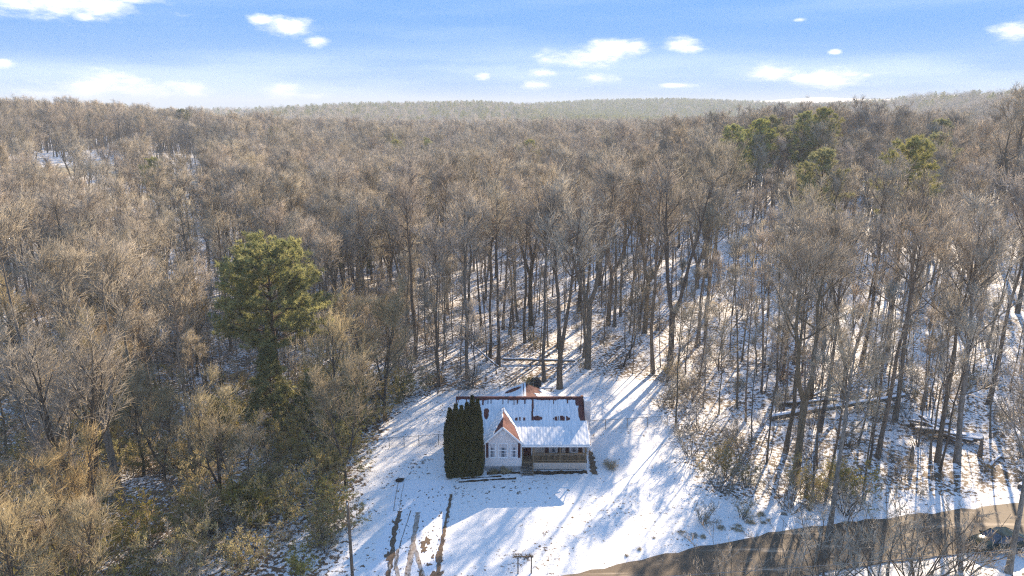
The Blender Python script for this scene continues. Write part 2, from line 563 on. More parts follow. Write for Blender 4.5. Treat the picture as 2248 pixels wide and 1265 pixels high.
def build_ground():
    def axis(lo, hi, dense0, dense1, step, n0, n1):
        mid = np.arange(dense0, dense1, step)
        a = dense0 - np.geomspace(step, dense0 - lo, n0)[::-1]
        b = dense1 + np.geomspace(step, hi - dense1, n1)
        return np.concatenate([a, mid, b])
    xs = axis(-7000, 7000, -50, 60, 0.75, 75, 75)
    ys = axis(-800, 8000, 38, 110, 0.75, 28, 150)
    X, Y = np.meshgrid(xs, ys)
    Z = zt(X, Y)
    ins = inside(X, Y, CLEAR)
    n = rng.normal(0, 1, Z.shape)
    sm_n = (n + np.roll(n, 1, 0) + np.roll(n, 1, 1) + np.roll(n, -1, 0)) / 4
    near = (np.hypot(X, Y - 60) < 70)
    Z = Z + np.where(near, np.where(ins, 0.012, 0.05), 0) * sm_n
    onroad = np.abs(road_off(X, Y)) < 3.4
    Z = np.where(onroad & near, Z - 0.06, Z)
    hs = (X > -5.6) & (X < 7.4) & (Y > 61.9) & (Y < 70.8)
    Z = np.where(hs, -0.05, Z)
    V = np.stack([X, Y, Z], -1).reshape(-1, 3)
    ny, nx = X.shape
    I = np.arange(nx * ny).reshape(ny, nx)
    F = np.stack([I[:-1, :-1], I[:-1, 1:], I[1:, 1:], I[1:, :-1]], -1).reshape(-1, 4)
    me = mesh_np('ground', V, F, M['ground'], smooth=True)
    # leaf litter showing through the snow: much in the woods, little on the lawn
    lx, ly = X, Y
    lit = np.where(ins, 0.58, 1.05)
    k = lit.copy()
    for _ in range(3):
        k = (k + np.roll(k, 1, 0) + np.roll(k, -1, 0) + np.roll(k, 1, 1) + np.roll(k, -1, 1)) / 5
    k = k + 0.25 * sm(5, 40, -lx) * sm(140, 70, ly) * (~ins)
    k = np.where(np.abs(road_off(X, Y) - 5.0) < 1.6, np.maximum(k, 0.45), k)
    k = np.where(np.hypot(X, Y) > 330, 0.45, k)
    at = me.attributes.new('litter', 'FLOAT', 'POINT')
    at.data.foreach_set('value', k.astype(np.float32).ravel())
    at = me.attributes.new('field', 'FLOAT', 'POINT')
    at.data.foreach_set('value', (fields(X, Y) * (Y < 500)).astype(np.float32).ravel())
    o = link('ground', me)
    tag(o, 'snow covered ground with leaf litter showing through', None, None, 'structure')


ROAD = [(-60, 24.5), (-30, 33.2), (-10, 39.2), (4.9, 43.3), (14.4, 46.4), (24.0, 49.2), (34.6, 50.9), (45.3, 52.9), (70, 57.5), (110, 62)]
_rx = np.array([p[0] for p in ROAD])
_ry = np.array([p[1] for p in ROAD])


def road_off(x, y):
    return (np.asarray(y) - np.interp(x, _rx, _ry)) * 0.97


build_ground()


def build_road():
    xs = np.arange(-60, 110.1, 1.0)
    yc = np.interp(xs, _rx, _ry)
    k = np.ones(9) / 9
    yc = np.convolve(np.pad(yc, 4, mode='edge'), k, 'valid')
    rows = []
    for off in (-2.5, -1.6, -0.5, 0.8, 2.0, 3.0):
        e = rng.normal(0, 0.11, len(xs)) if off in (-2.5, 3.0) else 0
        rows.append(np.stack([xs, yc + off + e, zt(xs, yc + off) + 0.03 + (0.03 if abs(off) < 1 else 0)], -1))
    V = np.concatenate(rows)
    n = len(xs)
    F = []
    for r in range(5):
        a = r * n + np.arange(n - 1)
        F.append(np.stack([a, a + 1, a + 1 + n, a + n], -1))
    tag(link('road', mesh_np('road', V, F, M['road'], smooth=True)), 'wet brown country road crossing below the lawn', None, None, 'structure')


build_road()


def blob_sheet(mb, cx, cy_, rx, ry, z, seed, n=26, rough=0.35, ang=0.0):
    r = random.Random(seed)
    ph = [r.uniform(0, 6.28) for _ in range(6)]
    pts = []
    for k in range(n):
        a = 2 * math.pi * k / n
        q = 1 + rough * (0.5 * math.sin(2 * a + ph[0]) + 0.5 * math.sin(3 * a + ph[1]) + 0.5 * math.sin(5 * a + ph[2]) + 0.4 * math.sin(9 * a + ph[3]) + 0.3 * r.uniform(-1, 1))
        x, y = rx * q * math.cos(a), ry * q * math.sin(a)
        pts.append((cx + x * math.cos(ang) - y * math.sin(ang), cy_ + x * math.sin(ang) + y * math.cos(ang)))
    vs = [(x, y, float(zt(x, y)) + z) for x, y in pts] + [(cx, cy_, float(zt(cx, cy_)) + z)]
    mb.add(vs, [(k, (k + 1) % n, n) for k in range(n)])
    return mb


def strip(mb, pts, w, z, seed=0, rag=0.25):
    r = random.Random(seed)
    L, Rr = [], []
    P = []
    for i in range(len(pts) - 1):
        a, b = Vector(pts[i]), Vector(pts[i + 1])
        m = max(1, int((b - a).length / 0.3))
        P += [a.lerp(b, j / m) for j in range(m)]
    P.append(Vector(pts[-1]))
    for i, p in enumerate(P):
        d = (P[min(i + 1, len(P) - 1)] - P[max(i - 1, 0)]).normalized()
        s = Vector((-d.y, d.x))
        for side, lst in ((1, L), (-1, Rr)):
            q = p + s * side * w / 2 * (1 + rag * r.uniform(-1, 1))
            lst.append((q.x, q.y, float(zt(q.x, q.y)) + z))
    n = len(P)
    mb.add(L + Rr, [(i, n + i, n + i + 1, i + 1) for i in range(n - 1)])
    return mb


def build_driveway():
    # snow-covered drive: a barely raised pad whose thawed tracks and patches show the gravel
    mb = MB()
    xs = [-10.9, -9.2, -7.5, -6.4, -5.55]
    ys = [42 + 0.9 * k for k in range(21)]
    V = []
    for y in ys:
        for i, x in enumerate(xs):
            V.append((x + (0.1 * math.sin(y * 1.7 + i) if i in (0, 4) else 0), y, float(zt(x, y)) + (0.045 if 0 < i < 4 else 0.0)))
    F = []
    for j in range(len(ys) - 1):
        for i in range(4):
            F.append((j * 5 + i, j * 5 + i + 1, j * 5 + i + 6, j * 5 + i + 5))
    mb.add(V, F)
    o = mb.build('driveway', M['snow_plain'], None, True)
    tag(o, 'snowy gravel driveway with thawed wheel tracks beside the lawn', None, None, 'structure')
    z = 0.058
    for i, (pts, w, m) in enumerate([
            ([(-9.75, 55.0), (-9.75, 52.0), (-9.55, 49.8), (-9.3, 47.6), (-9.3, 43)], 0.34, 'gravel'),
            ([(-5.5, 57.6), (-5.62, 53.0), (-5.66, 49.0), (-5.6, 43)], 0.24, 'gravel'),
            ([(-8.15, 54.8), (-8.05, 51.8), (-7.95, 49.0), (-7.85, 46.0), (-7.85, 42.5)], 0.40, 'gravel_pale'),
            ([(-8.0, 50.6), (-7.3, 48.2), (-6.75, 46.4), (-6.2, 44.0)], 0.30, 'gravel_pale'),
            ([(-9.1, 49.6), (-8.95, 47.6), (-8.6, 46.4), (-8.2, 45.0), (-7.6, 43.0)], 0.28, 'gravel_pale'),
            ([(-8.8, 55.0), (-9.0, 51.0), (-8.95, 47.0)], 0.05, 'gravel')]):
        strip(MB(), pts, w, z + 0.001 * i, i, 0.42 if m == 'soil' else (0.6 if m == 'gravel' else 0.28)).build('tyre_track', M[m], o)
    for i, (x, y, rx, ry) in enumerate([(-6.95, 50.6, 0.30, 0.62), (-7.05, 49.7, 0.26, 0.5), (-5.62, 52.6, 0.12, 0.5), (-5.66, 51.4, 0.13, 0.42), (-5.6, 50.4, 0.14, 0.4),
                                        (-5.72, 49.2, 0.26, 0.7), (-5.62, 47.9, 0.24, 0.8), (-5.62, 46.3, 0.36, 0.9), (-5.5, 44.8, 0.4, 0.9), (-5.5, 54.2, 0.10, 0.35),
                                        (-6.9, 45.8, 0.22, 0.9), (-6.4, 45.2, 0.25, 0.7), (-7.6, 45.6, 0.4, 0.35), (-9.75, 53.4, 0.3, 0.28), (-9.6, 48.7, 0.34, 0.5),
                                        (-5.5, 55.6, 0.09, 0.3), (-6.2, 48.6, 0.12, 0.25), (-6.4, 47.6, 0.18, 0.2)]):
        blob_sheet(MB(), x, y, rx, ry, z + 0.006, 100 + i, rough=0.5).build('bare_patch', M['gravel'], o)
    r = random.Random(3)
    mb = MB()
    for k in range(210):
        x, y = r.uniform(-10.4, -5.8), r.uniform(43.5, 59)
        s = r.uniform(0.025, 0.085)
        blob_sheet(mb, x, y, s, s * r.uniform(0.6, 1.8), z + 0.004, 300 + k, n=7)
    sp = mb.build('thaw_spots', M['gravel'], o)
    sp['kind'] = 'stuff'
    # drag mark that leads to the tub
    strip(MB(), [(-10.6, 59.6), (-10.5, 57.5), (-10.3, 55.0)], 0.05, z + 0.004, 41, 0.6).build('drag_mark', M['gravel_pale'], o)
    strip(MB(), [(-10.05, 59.6), (-10.0, 57.5), (-9.8, 55.0)], 0.04, z + 0.004, 42, 0.6).build('drag_mark', M['gravel_pale'], o)


build_driveway()


def build_bed():
    o = strip(MB(), [(-5.0, 59.75), (-3.0, 59.95), (-1.5, 60.2), (0.4, 60.35)], 0.24, 0.02, 51, 0.7).build('flower_bed', M['soil'])
    tag(o, 'thin dark bare strips of flower bed in snow before the house', None, None, 'structure')
    strip(MB(), [(-4.8, 60.25), (-3.0, 60.5), (-1.0, 60.75)], 0.2, 0.02, 52, 0.7).build('bare_strip', M['soil'], o)
    strip(MB(), [(-2.4, 61.35), (0.8, 61.4)], 0.5, 0.02, 53, 0.5).build('bare_strip', M['soil'], o)
    strip(MB(), [(2.0, 61.3), (7.2, 61.5)], 0.6, 0.02, 54, 0.4).build('bare_strip', M['soil'], o)
    strip(MB(), [(7.75, 61.0), (7.95, 63.5), (7.75, 66)], 0.55, 0.02, 55, 0.7).build('bare_strip', M['gravel'], o)


build_bed()


# ------------------------------------------------------------------ tree generators
def tubes_np(T, sides):
    """T: list of (pts (k,3), rad (k,)) -> V, F(quads)"""
    Vs, Fs, o = [], [], 0
    ang = np.arange(sides) * 2 * np.pi / sides
    ca, sa = np.cos(ang), np.sin(ang)
    for pts, rad in T:
        pts = np.asarray(pts)
        k = len(pts)
        d = np.gradient(pts, axis=0)
        d /= np.linalg.norm(d, axis=1)[:, None] + 1e-9
        ref = np.array([0.31, 0.87, 0.11]) if abs(d[0, 2]) > 0.6 else np.array([0.1, 0.2, 0.97])
        s = np.cross(d, ref)
        s /= np.linalg.norm(s, axis=1)[:, None] + 1e-9
        u = np.cross(s, d)
        ring = pts[:, None, :] + (s[:, None, :] * ca[None, :, None] + u[:, None, :] * sa[None, :, None]) * np.asarray(rad)[:, None, None]
        Vs.append(ring.reshape(-1, 3))
        idx = o + np.arange(k * sides).reshape(k, sides)
        nx = np.roll(idx, -1, 1)
        Fs.append(np.stack([idx[:-1], nx[:-1], nx[1:], idx[1:]], -1).reshape(-1, 4))
        o += k * sides
    return np.concatenate(Vs), np.concatenate(Fs)


def perp(D, g):
    a = g.normal(size=D.shape)
    a -= (a * D).sum(1)[:, None] * D
    return a / (np.linalg.norm(a, axis=1)[:, None] + 1e-9)


def unit(D):
    return D / (np.linalg.norm(D, axis=-1, keepdims=True) + 1e-9)


def cones_np(P, D, r, o=0):
    """3-sided spikes from P along D with base radius r"""
    u = unit(D)
    ref = np.where(np.abs(u[:, 2:3]) > 0.8, np.array([[1.0, 0, 0]]), np.array([[0, 0, 1.0]]))
    s = unit(np.cross(u, ref))
    t = np.cross(u, s)
    r = np.broadcast_to(np.asarray(r), (len(P),))[:, None]
    v0 = P + s * r
    v1 = P - s * r * 0.5 + t * r * 0.87
    v2 = P - s * r * 0.5 - t * r * 0.87
    V = np.stack([v0, v1, v2, P + D], 1).reshape(-1, 3)
    b = o + 4 * np.arange(len(P))[:, None]
    F = np.concatenate([b + np.array([[0, 1, 3]]), b + np.array([[1, 2, 3]]), b + np.array([[2, 0, 3]])])
    return V, F


def prisms_np(P, D, r0, r1, o=0):
    u = unit(D)
    ref = np.where(np.abs(u[:, 2:3]) > 0.8, np.array([[1.0, 0, 0]]), np.array([[0, 0, 1.0]]))
    s = unit(np.cross(u, ref))
    t = np.cross(u, s)
    rings = []
    for Q, r in ((P, r0), (P + D, r1)):
        r = np.broadcast_to(np.asarray(r), (len(P),))[:, None]
        rings += [Q + s * r, Q - s * r * 0.5 + t * r * 0.87, Q - s * r * 0.5 - t * r * 0.87]
    V = np.stack(rings, 1).reshape(-1, 3)
    b = o + 6 * np.arange(len(P))[:, None]
    F = np.concatenate([b + np.array([[i, (i + 1) % 3, 3 + (i + 1) % 3, 3 + i]]) for i in range(3)])
    return V, F


def poly_along(p0, d0, L, g, n=5, up=0.3, wob=0.12):
    pts = [np.array(p0, float)]
    d = unit(np.array(d0, float))
    for _ in range(n - 1):
        d = unit(d + np.array([0, 0, up / (n - 1)]) + g.normal(0, wob, 3))
        pts.append(pts[-1] + d * L / (n - 1))
    return np.array(pts)


def sample_line(pts, s):
    k = len(pts) - 1
    f = np.clip(s, 0, 0.9999) * k
    i = f.astype(int)
    w = (f - i)[:, None]
    return pts[i] * (1 - w) + pts[i + 1] * w, unit(pts[i + 1] - pts[i])


def gen_bare(seed, H=24., cb=0.42, Rc=4.2, r0=0.24, forks=1, fork_h=0.2, nlimb=16, nb=6, nl=4, nt=4, tw=0.0155, tl=1.15, lean=0.03, spread=0.5):
    """bare broadleaf tree: returns (trunk V,F), (crown V,F list)"""
    g = np.random.default_rng(seed)
    stems = []
    az0 = g.uniform(0, 6.28)
    if forks == 1:
        n = 9
        z = np.linspace(0, H * 0.9, n)
        sway = np.cumsum(g.normal(0, lean * H / n, (n, 2)), 0)
        sway -= sway[0]
        pts = np.column_stack([sway, z])
        rad = r0 * (1 - z / H) ** 0.75
        rad[0] *= 1.35
        stems.append((pts, rad))
        leaders = [(pts, rad, cb, 1.0)]
    else:
        zf = H * fork_h
        base = np.array([[0, 0, 0], [g.normal(0, .05), g.normal(0, .05), zf * 0.5], [0, 0, zf]])
        stems.append((base, np.array([r0 * 1.3, r0, r0 * 0.95])))
        leaders = []
        for k in range(forks):
            a = az0 + k * 2 * np.pi / forks + g.normal(0, .3)
            out = np.array([math.cos(a), math.sin(a), 0])
            n = 8
            t = np.linspace(0, 1, n)
            LH = (H * g.uniform(0.86, 1.0)) - zf
            off = Rc * 0.62 * (t ** 0.65) * g.uniform(0.6, 1.1)
            pts = np.array([0, 0, zf * 0.97]) + out[None] * off[:, None] + np.array([0, 0, 1.0])[None] * (t * LH * 0.92)[:, None] + np.column_stack([np.cumsum(g.normal(0, 0.16, (n, 2)), 0), np.zeros(n)])
            pts[0] = [0, 0, zf * 0.95]
            rad = r0 * 0.78 * (1 - t * 0.93) ** 0.8
            stems.append((pts, rad))
            leaders.append((pts, rad, max(0.15, (H * cb - zf) / LH), 0.8))
    limbs, br = [], []
    for pts, rad, c, sc_ in leaders:
        m = max(5, int(nlimb / len(leaders) * 1.25)) if forks > 1 else nlimb
        ss = c + (1 - c) * np.sort(g.uniform(0, 1, m)) ** 0.85
        P, D = sample_line(pts, ss)
        for i in range(m):
            a = az0 + i * 2.4 + g.normal(0, .4)
            up = g.uniform(0.25, 1.1) + 0.8 * (ss[i] - c) / (1 - c)
            d = np.array([math.cos(a), math.sin(a), up])
            rel = (ss[i] - c) / (1 - c)
            L = Rc * sc_ * g.uniform(0.75, 1.25) * (1.25 - 0.75 * rel)
            q = poly_along(P[i], d, L, g, 6, 0.5, 0.13)
            rr_ = np.interp(ss[i], np.linspace(0, 1, len(rad)), rad)
            r1 = min(rr_ * 0.6, 0.12)
            limbs.append((q, np.linspace(r1, 0.03, 6)))
    for q, r in limbs:
        L = np.linalg.norm(q[-1] - q[0])
        ss = g.uniform(0.22, 1.0, nb)
        P, D = sample_line(q, ss)
        side = perp(D, g)
        d = D * 0.75 + side * g.uniform(0.5, 1.0, (nb, 1)) + np.array([0, 0, 0.35])
        for i in range(nb):
            br.append((poly_along(P[i], d[i], L * g.uniform(0.32, 0.6) * (1.15 - 0.5 * ss[i]) + 0.3, g, 4, 0.35, 0.14), np.array([0.038, 0.031, 0.023, 0.015])))
    tv, tf = tubes_np(stems, 8)
    lv, lf = tubes_np(limbs, 5)
    trunk = (np.concatenate([tv, lv]), np.concatenate([tf, lf + len(tv)]))
    bv, bf = tubes_np(br, 3)
    # fine levels, vectorised
    P3, D3 = [], []
    for q, r in br + limbs:
        L = np.linalg.norm(q[-1] - q[0])
        n = nl
        P, D = sample_line(q, g.uniform(0.25, 1.0, n))
        P3.append(P)
        D3.append(unit(D * 0.7 + perp(D, g) * g.uniform(0.45, 1.1, (n, 1)) + np.array([0, 0, 0.3])) * g.uniform(0.5, 1.25, (n, 1)) * (0.45 + 0.22 * L))
    P3, D3 = np.concatenate(P3), np.concatenate(D3)
    V3, F3 = prisms_np(P3, D3, 0.019, 0.011, len(bv))
    s = g.uniform(0.15, 1.0, (len(P3), nt))
    P4 = (P3[:, None] + D3[:, None] * s[..., None]).reshape(-1, 3)
    U = np.repeat(unit(D3), nt, 0)
    D4 = unit(U * 0.8 + perp(U, g) * g.uniform(0.4, 1.1, (len(U), 1)) + np.array([0, 0, 0.32])) * g.uniform(0.45, 1.25, (len(U), 1)) * tl
    V4, F4 = cones_np(P4, D4, tw, len(bv) + len(V3))
    crown = (np.concatenate([bv, V3, V4]), [np.concatenate([bf, F3]), F4])
    return trunk, crown


def gen_far(seed, H=22., Rc=4.5, n=420):
    """lighter bare tree for the far woods: thick spikes in a rounded crown"""
    g = np.random.default_rng(seed)
    tv, tf = tubes_np([(np.array([[0, 0, 0], [0.2, 0, H * .45], [0, 0.2, H * .8]]), np.array([.3, .24, .1]))], 5)
    u = unit(g.normal(size=(n, 3)))
    rad = g.uniform(0.25, 1, (n, 1)) ** 0.5
    P = u * rad * np.array([Rc, Rc, H * .30]) + np.array([0, 0, H * .62])
    D = unit(u * np.array([1, 1, .6]) + np.array([0, 0, 1.0]) + g.normal(0, .35, (n, 3))) * g.uniform(1.0, 2.6, (n, 1))
    V, F = cones_np(P, D, 0.055, 0)
    return (tv, tf), (V, [F])


def needles_np(P, A, g, n=12, L=0.34, w=0.022, o=0, up=0.25):
    """tufts of needle blades (thin triangles) fanning out of P about the axis A"""
    m = len(P)
    B = np.repeat(P, n, 0)
    Ax = np.repeat(A, n, 0)
    D = unit(Ax * 0.7 + g.normal(0, 0.62, B.shape) + np.array([0, 0, up])) * (L * g.uniform(0.7, 1.25, (m * n, 1)))
    s = perp(unit(D), g) * w
    V = np.stack([B + s, B - s, B + D + s * 0.3], 1).reshape(-1, 3)
    F = o + np.arange(m * n * 3).reshape(-1, 3)
    return V, F


def gen_pine(seed, H=20., cb=0.45, Rc=5., r0=0.28, nlimb=46, tufts=26, L=0.42, w=0.028, n=12, flat=0.6, prof='dome', whorls=0, tip=0.35):
    g = np.random.default_rng(seed)
    z = np.linspace(0, H * 0.97, 9)
    pts = np.column_stack([np.cumsum(g.normal(0, .05, (9, 2)), 0), z])
    pts[:, :2] -= pts[0, :2]
    rad = r0 * (1 - z / H * 0.95) ** 0.8
    limbs, TP, TA, sub = [], [], [], []
    ss = cb + (1 - cb) * (np.arange(nlimb) + g.uniform(0, 1, nlimb)) / nlimb
    if whorls:
        ss = cb + (1 - cb) * np.sort((g.integers(0, whorls, nlimb) + 0.5 + g.normal(0, 0.10, nlimb)) / whorls)
        ss = np.clip(ss, cb, 0.995)
    P, _ = sample_line(pts, ss)
    for i in range(nlimb):
        rel = (ss[i] - cb) / (1 - cb)
        if prof == 'dome':
            rr_ = math.sqrt(max(0.03, 1 - rel ** 2.4)) * (0.72 + 0.28 * min(1, rel * 4 + 0.3))
        elif prof == 'cone':
            rr_ = 1.05 - 0.95 * rel
        else:
            rr_ = max(0.12, math.sin(math.pi * (0.16 + 0.84 * rel)) ** 0.7)
        Lb = Rc * rr_ * g.uniform(0.72, 1.12)
        a = i * 2.4 + g.normal(0, .35)
        d = np.array([math.cos(a), math.sin(a), (0.06 + 0.55 * rel if whorls else 0.12 + 0.75 * rel) + g.normal(0, .08)])
        q = poly_along(P[i], d, Lb, g, 6, 0.16 if whorls else 0.35, 0.09)
        limbs.append((q, np.linspace(min(0.09, 0.03 + Lb * 0.012), 0.015, 6)))
        ns = max(3, int(Lb * 2.2))
        sp = g.uniform(tip, 1.0, ns)
        Q, D = sample_line(q, sp)
        side = perp(D, g)
        side[:, 2] *= 0.22 if whorls else 0.5
        dd = unit(D * 0.6 + side + np.array([0, 0, 0.25])) * (Lb * 0.26 + 0.35) * g.uniform(0.6, 1.2, (ns, 1))
        sub.append((Q, dd))
        nt_ = max(2, int(tufts / 6))
        t = g.uniform(0.3, 1.05, (ns, nt_))
        tp = (Q[:, None] + dd[:, None] * t[..., None]).reshape(-1, 3)
        TP.append(tp + g.normal(0, 0.12, tp.shape))
        TA.append(np.repeat(unit(dd), nt_, 0))
        TP.append(q[-1:])
        TA.append(unit(q[-1:] - q[-2:-1]))
    tv, tf = tubes_np([(pts, rad)], 8)
    lv, lf = tubes_np(limbs, 4)
    SP, SD = np.concatenate([s[0] for s in sub]), np.concatenate([s[1] for s in sub])
    sv, sf = prisms_np(SP, SD, 0.022, 0.01, len(tv) + len(lv))
    trunk = (np.concatenate([tv, lv, sv]), np.concatenate([tf, lf + len(tv), sf]))
    TP, TA = np.concatenate(TP), np.concatenate(TA)
    V, F = needles_np(TP, TA, g, n, L, w)
    return trunk, (V, [F])


def gen_shrub(seed, H=4., Rc=2.2, stems=14, nb=7, nt=14, tw=0.011, leaf=0, lsize=0.09, arch=0.5):
    g = np.random.default_rng(seed)
    st, P3, D3 = [], [], []
    for k in range(stems):
        a = g.uniform(0, 6.28)
        p0 = np.array([math.cos(a) * .25 * Rc * g.uniform(), math.sin(a) * .25 * Rc * g.uniform(), -0.05])
        d = np.array([math.cos(a) * arch, math.sin(a) * arch, 1.0]) + g.normal(0, .15, 3)
        q = poly_along(p0, d, H * g.uniform(.65, 1.05), g, 5, -0.15, 0.16)
        st.append((q, np.linspace(0.035, 0.009, 5)))
        P, D = sample_line(q, g.uniform(0.2, 1, nb))
        P3.append(P)
        D3.append(unit(D * .7 + perp(D, g) * .8) * g.uniform(.3, 1, (nb, 1)) * Rc * .55)
    P3, D3 = np.concatenate(P3), np.concatenate(D3)
    tv, tf = tubes_np(st, 4)
    V3, F3 = prisms_np(P3, D3, 0.012, 0.006, 0)
    s = g.uniform(.15, 1, (len(P3), nt))
    P4 = (P3[:, None] + D3[:, None] * s[..., None]).reshape(-1, 3)
    U = np.repeat(unit(D3), nt, 0)
    D4 = unit(U * .7 + perp(U, g) * .8 + np.array([0, 0, .25])) * g.uniform(.25, .8, (len(U), 1)) * (0.35 + Rc * 0.13)
    V4, F4 = cones_np(P4, D4, tw, len(V3))
    crown = (np.concatenate([V3, V4]), [F3, F4])
    lv = None
    if leaf:
        k = g.integers(0, len(P4), leaf)
        B = P4[k] + D4[k] * g.uniform(0, 1, (leaf, 1)) + g.normal(0, .05, (leaf, 3))
        d = unit(g.normal(size=(leaf, 3))) * lsize
        e = perp(unit(d), g) * lsize * .5
        V = np.stack([B - d, B + e, B + d, B - e], 1).reshape(-1, 3)
        lv = (V, [np.arange(leaf * 4).reshape(-1, 4)])
    return (tv, tf), crown, lv


def gen_arborvitae(seed, H=7.6, Rc=0.62, n=5200):
    """columnar evergreen: solid tapering heart, shell of upright flat sprays"""
    g = np.random.default_rng(seed)
    ph = g.uniform(0, 6.28, 4)

    def rad(t, a):
        base = np.where(t < 0.10, 0.82 + 1.8 * t, 1.0) * np.where(t > 0.55, 1 - ((np.maximum(t, .55) - 0.55) / 0.45) ** 1.55, 1.0)
        return Rc * np.maximum(base, 0.02) * (1 + 0.10 * np.sin(3 * a + ph[0] + 5 * t) + 0.07 * np.sin(5 * a + ph[1] - 9 * t))
    nz_, na = 26, 14
    T, A = np.meshgrid(np.linspace(0, 0.985, nz_), np.linspace(0, 2 * np.pi, na, endpoint=False), indexing='ij')
    r = rad(T, A) * 0.86
    core = np.stack([r * np.cos(A), r * np.sin(A), T * H], -1).reshape(-1, 3)
    I = np.arange(nz_ * na).reshape(nz_, na)
    N = np.roll(I, -1, 1)
    cf = np.stack([I[:-1], N[:-1], N[1:], I[1:]], -1).reshape(-1, 4)
    t = g.uniform(0, 1, n) ** 0.9
    a = g.uniform(0, 2 * np.pi, n)
    r = rad(t, a) * g.uniform(0.80, 1.04, n)
    B = np.column_stack([r * np.cos(a), r * np.sin(a), t * H * 0.985])
    out = np.column_stack([np.cos(a), np.sin(a), np.zeros(n)])
    D = unit(np.array([0, 0, 1.0]) + out * g.uniform(.1, .75, (n, 1)) + g.normal(0, .22, (n, 3))) * g.uniform(.14, .34, (n, 1))
    s = perp(unit(D), g) * g.uniform(.03, .065, (n, 1))
    V = np.stack([B - s * .4, B + D * .5 - s, B + D, B + D * .5 + s], 1).reshape(-1, 3)
    F = np.arange(n * 4).reshape(-1, 4)
    tv, tf = tubes_np([(np.array([[0, 0, -0.1], [0, 0, H * .5]]), np.array([.09, .04]))], 6)
    return (tv, tf), (core, cf), (V, F)


# ---- kinds of tree, each built once and shared
KIND = {}


def reg(key, trunk, crown, tm, cm, leaves=None, lm=None):
    KIND[key] = dict(trunk=mesh_np('trunk', trunk[0], trunk[1], M[tm], smooth=True),
                     crown=mesh_np('crown', crown[0], crown[1], M[cm]),
                     leaves=mesh_np('leaves', leaves[0], leaves[1], M[lm]) if leaves else None,
                     raw=(trunk, crown, tm, cm))


for i in range(5):      # tall forest-grown trees
    reg('tall%d' % i, *gen_bare(20 + i, H=24.5, cb=0.60 + 0.04 * (i % 3), Rc=4.6 + 0.5 * (i % 3), r0=0.24, lean=0.045), 'bark', 'twig')
for i in range(3):      # forked trees
    reg('fork%d' % i, *gen_bare(40 + i, H=25, cb=0.54, Rc=5.4, r0=0.32, forks=2 + (i == 2), fork_h=(0.16, 0.34, 0.26)[i], nlimb=20), 'bark', 'twig')
for i in range(2):      # spreading crowns
    reg('wide%d' % i, *gen_bare(50 + i, H=23, cb=0.28, Rc=6.2, r0=0.36, forks=3, fork_h=0.24, nlimb=24, nb=8), 'bark_dark' if i else 'bark', 'twig')
for i in range(3):      # low tawny trees of the left wood
    reg('tawny%d' % i, *gen_bare(55 + i, H=17, cb=0.2, Rc=4.8, r0=0.2, forks=1 + i, fork_h=0.15, nlimb=20, tl=1.2, lean=0.06), 'bark_dark', 'twig_olive')
for i in range(3):      # thin young trees
    reg('pole%d' % i, *gen_bare(60 + i, H=15, cb=0.45, Rc=2.2, r0=0.095, nlimb=9, nb=4, nl=4, nt=4, lean=0.06, tl=1.0, tw=0.013), 'bark', 'twig')
for i in range(2):      # slim forest poles with small high crowns
    reg('slim%d' % i, *gen_bare(64 + i, H=20, cb=0.7, Rc=1.8, r0=0.12, nlimb=6, nb=4, nl=4, nt=3, lean=0.035), 'bark', 'twig')
reg('grey0', *gen_bare(71, H=23, cb=0.36, Rc=4.6, r0=0.25, nlimb=15, lean=0.04), 'bark_grey', 'twig')
reg('grey1', *gen_bare(72, H=21, cb=0.30, Rc=5.0, r0=0.24, forks=2, fork_h=0.3, nlimb=18), 'bark_grey', 'twig')
reg('lean0', *gen_bare(73, H=12, cb=0.5, Rc=2.2, r0=0.10, nlimb=8, nb=5, nl=5, nt=6, lean=0.14, tl=0.8), 'bark_dark', 'twig')
for i in range(3):
    t_, c_, _ = gen_shrub(80 + i, H=(4.2, 3.0, 5.2)[i], Rc=(2.2, 1.6, 2.6)[i])
    reg('brush%d' % i, t_, c_, 'bark', ('twig', 'twig_olive', 'twig')[i])
for i in range(3):
    t_, c_, l_ = gen_shrub(90 + i, H=(5.0, 3.6, 6.2)[i], Rc=(2.8, 2.3, 3.2)[i], stems=20, nb=8, nt=13, leaf=(3800, 2700, 4600)[i], lsize=0.09)
    reg('olive%d' % i, t_, c_, 'bark', 'twig_olive', l_, 'leaf_olive')
for i in range(2):      # leafy thicket seen only in mass
    t_, c_, l_ = gen_shrub(94 + i, H=(4.4, 3.2)[i], Rc=(2.6, 2.2)[i], stems=16, nb=7, nt=8, leaf=1700, lsize=0.09)
    n_ = len(c_[0])
    reg('thicket%d' % i, t_, (np.concatenate([c_[0], l_[0]]), c_[1] + [l_[1][0] + n_]), 'bark', 'leaf_olive')
t_, c_, l_ = gen_shrub(97, H=3.2, Rc=1.8, stems=8, nb=7, nt=8, leaf=420, lsize=0.10)
reg('rust0', t_, c_, 'bark', 'twig', l_, 'leaf_rust')
t_, c_, l_ = gen_shrub(98, H=1.0, Rc=0.9, stems=26, nb=5, nt=7, tw=0.008, arch=0.7)
reg('tuft0', t_, c_, 'twig', 'twig_olive')
reg('bigpine', *gen_pine(101, H=20.5, cb=0.44, Rc=6.4, r0=0.36, nlimb=70, tufts=56, L=0.5, w=0.034, n=13, prof='dome', whorls=9, tip=0.34), 'pine_bark', 'needle')
reg('youngpine', *gen_pine(102, H=10.5, cb=0.14, Rc=2.9, r0=0.15, nlimb=60, tufts=48, L=0.46, w=0.032, n=13, prof='cone'), 'pine_bark', 'needle')
for i in range(3):
    reg('pine%d' % i, *gen_pine(110 + i, H=24, cb=0.5, Rc=4.2, r0=0.26, nlimb=44, tufts=38, L=0.55, w=0.042, n=10, prof='oval'), 'pine_bark', 'needle_far')
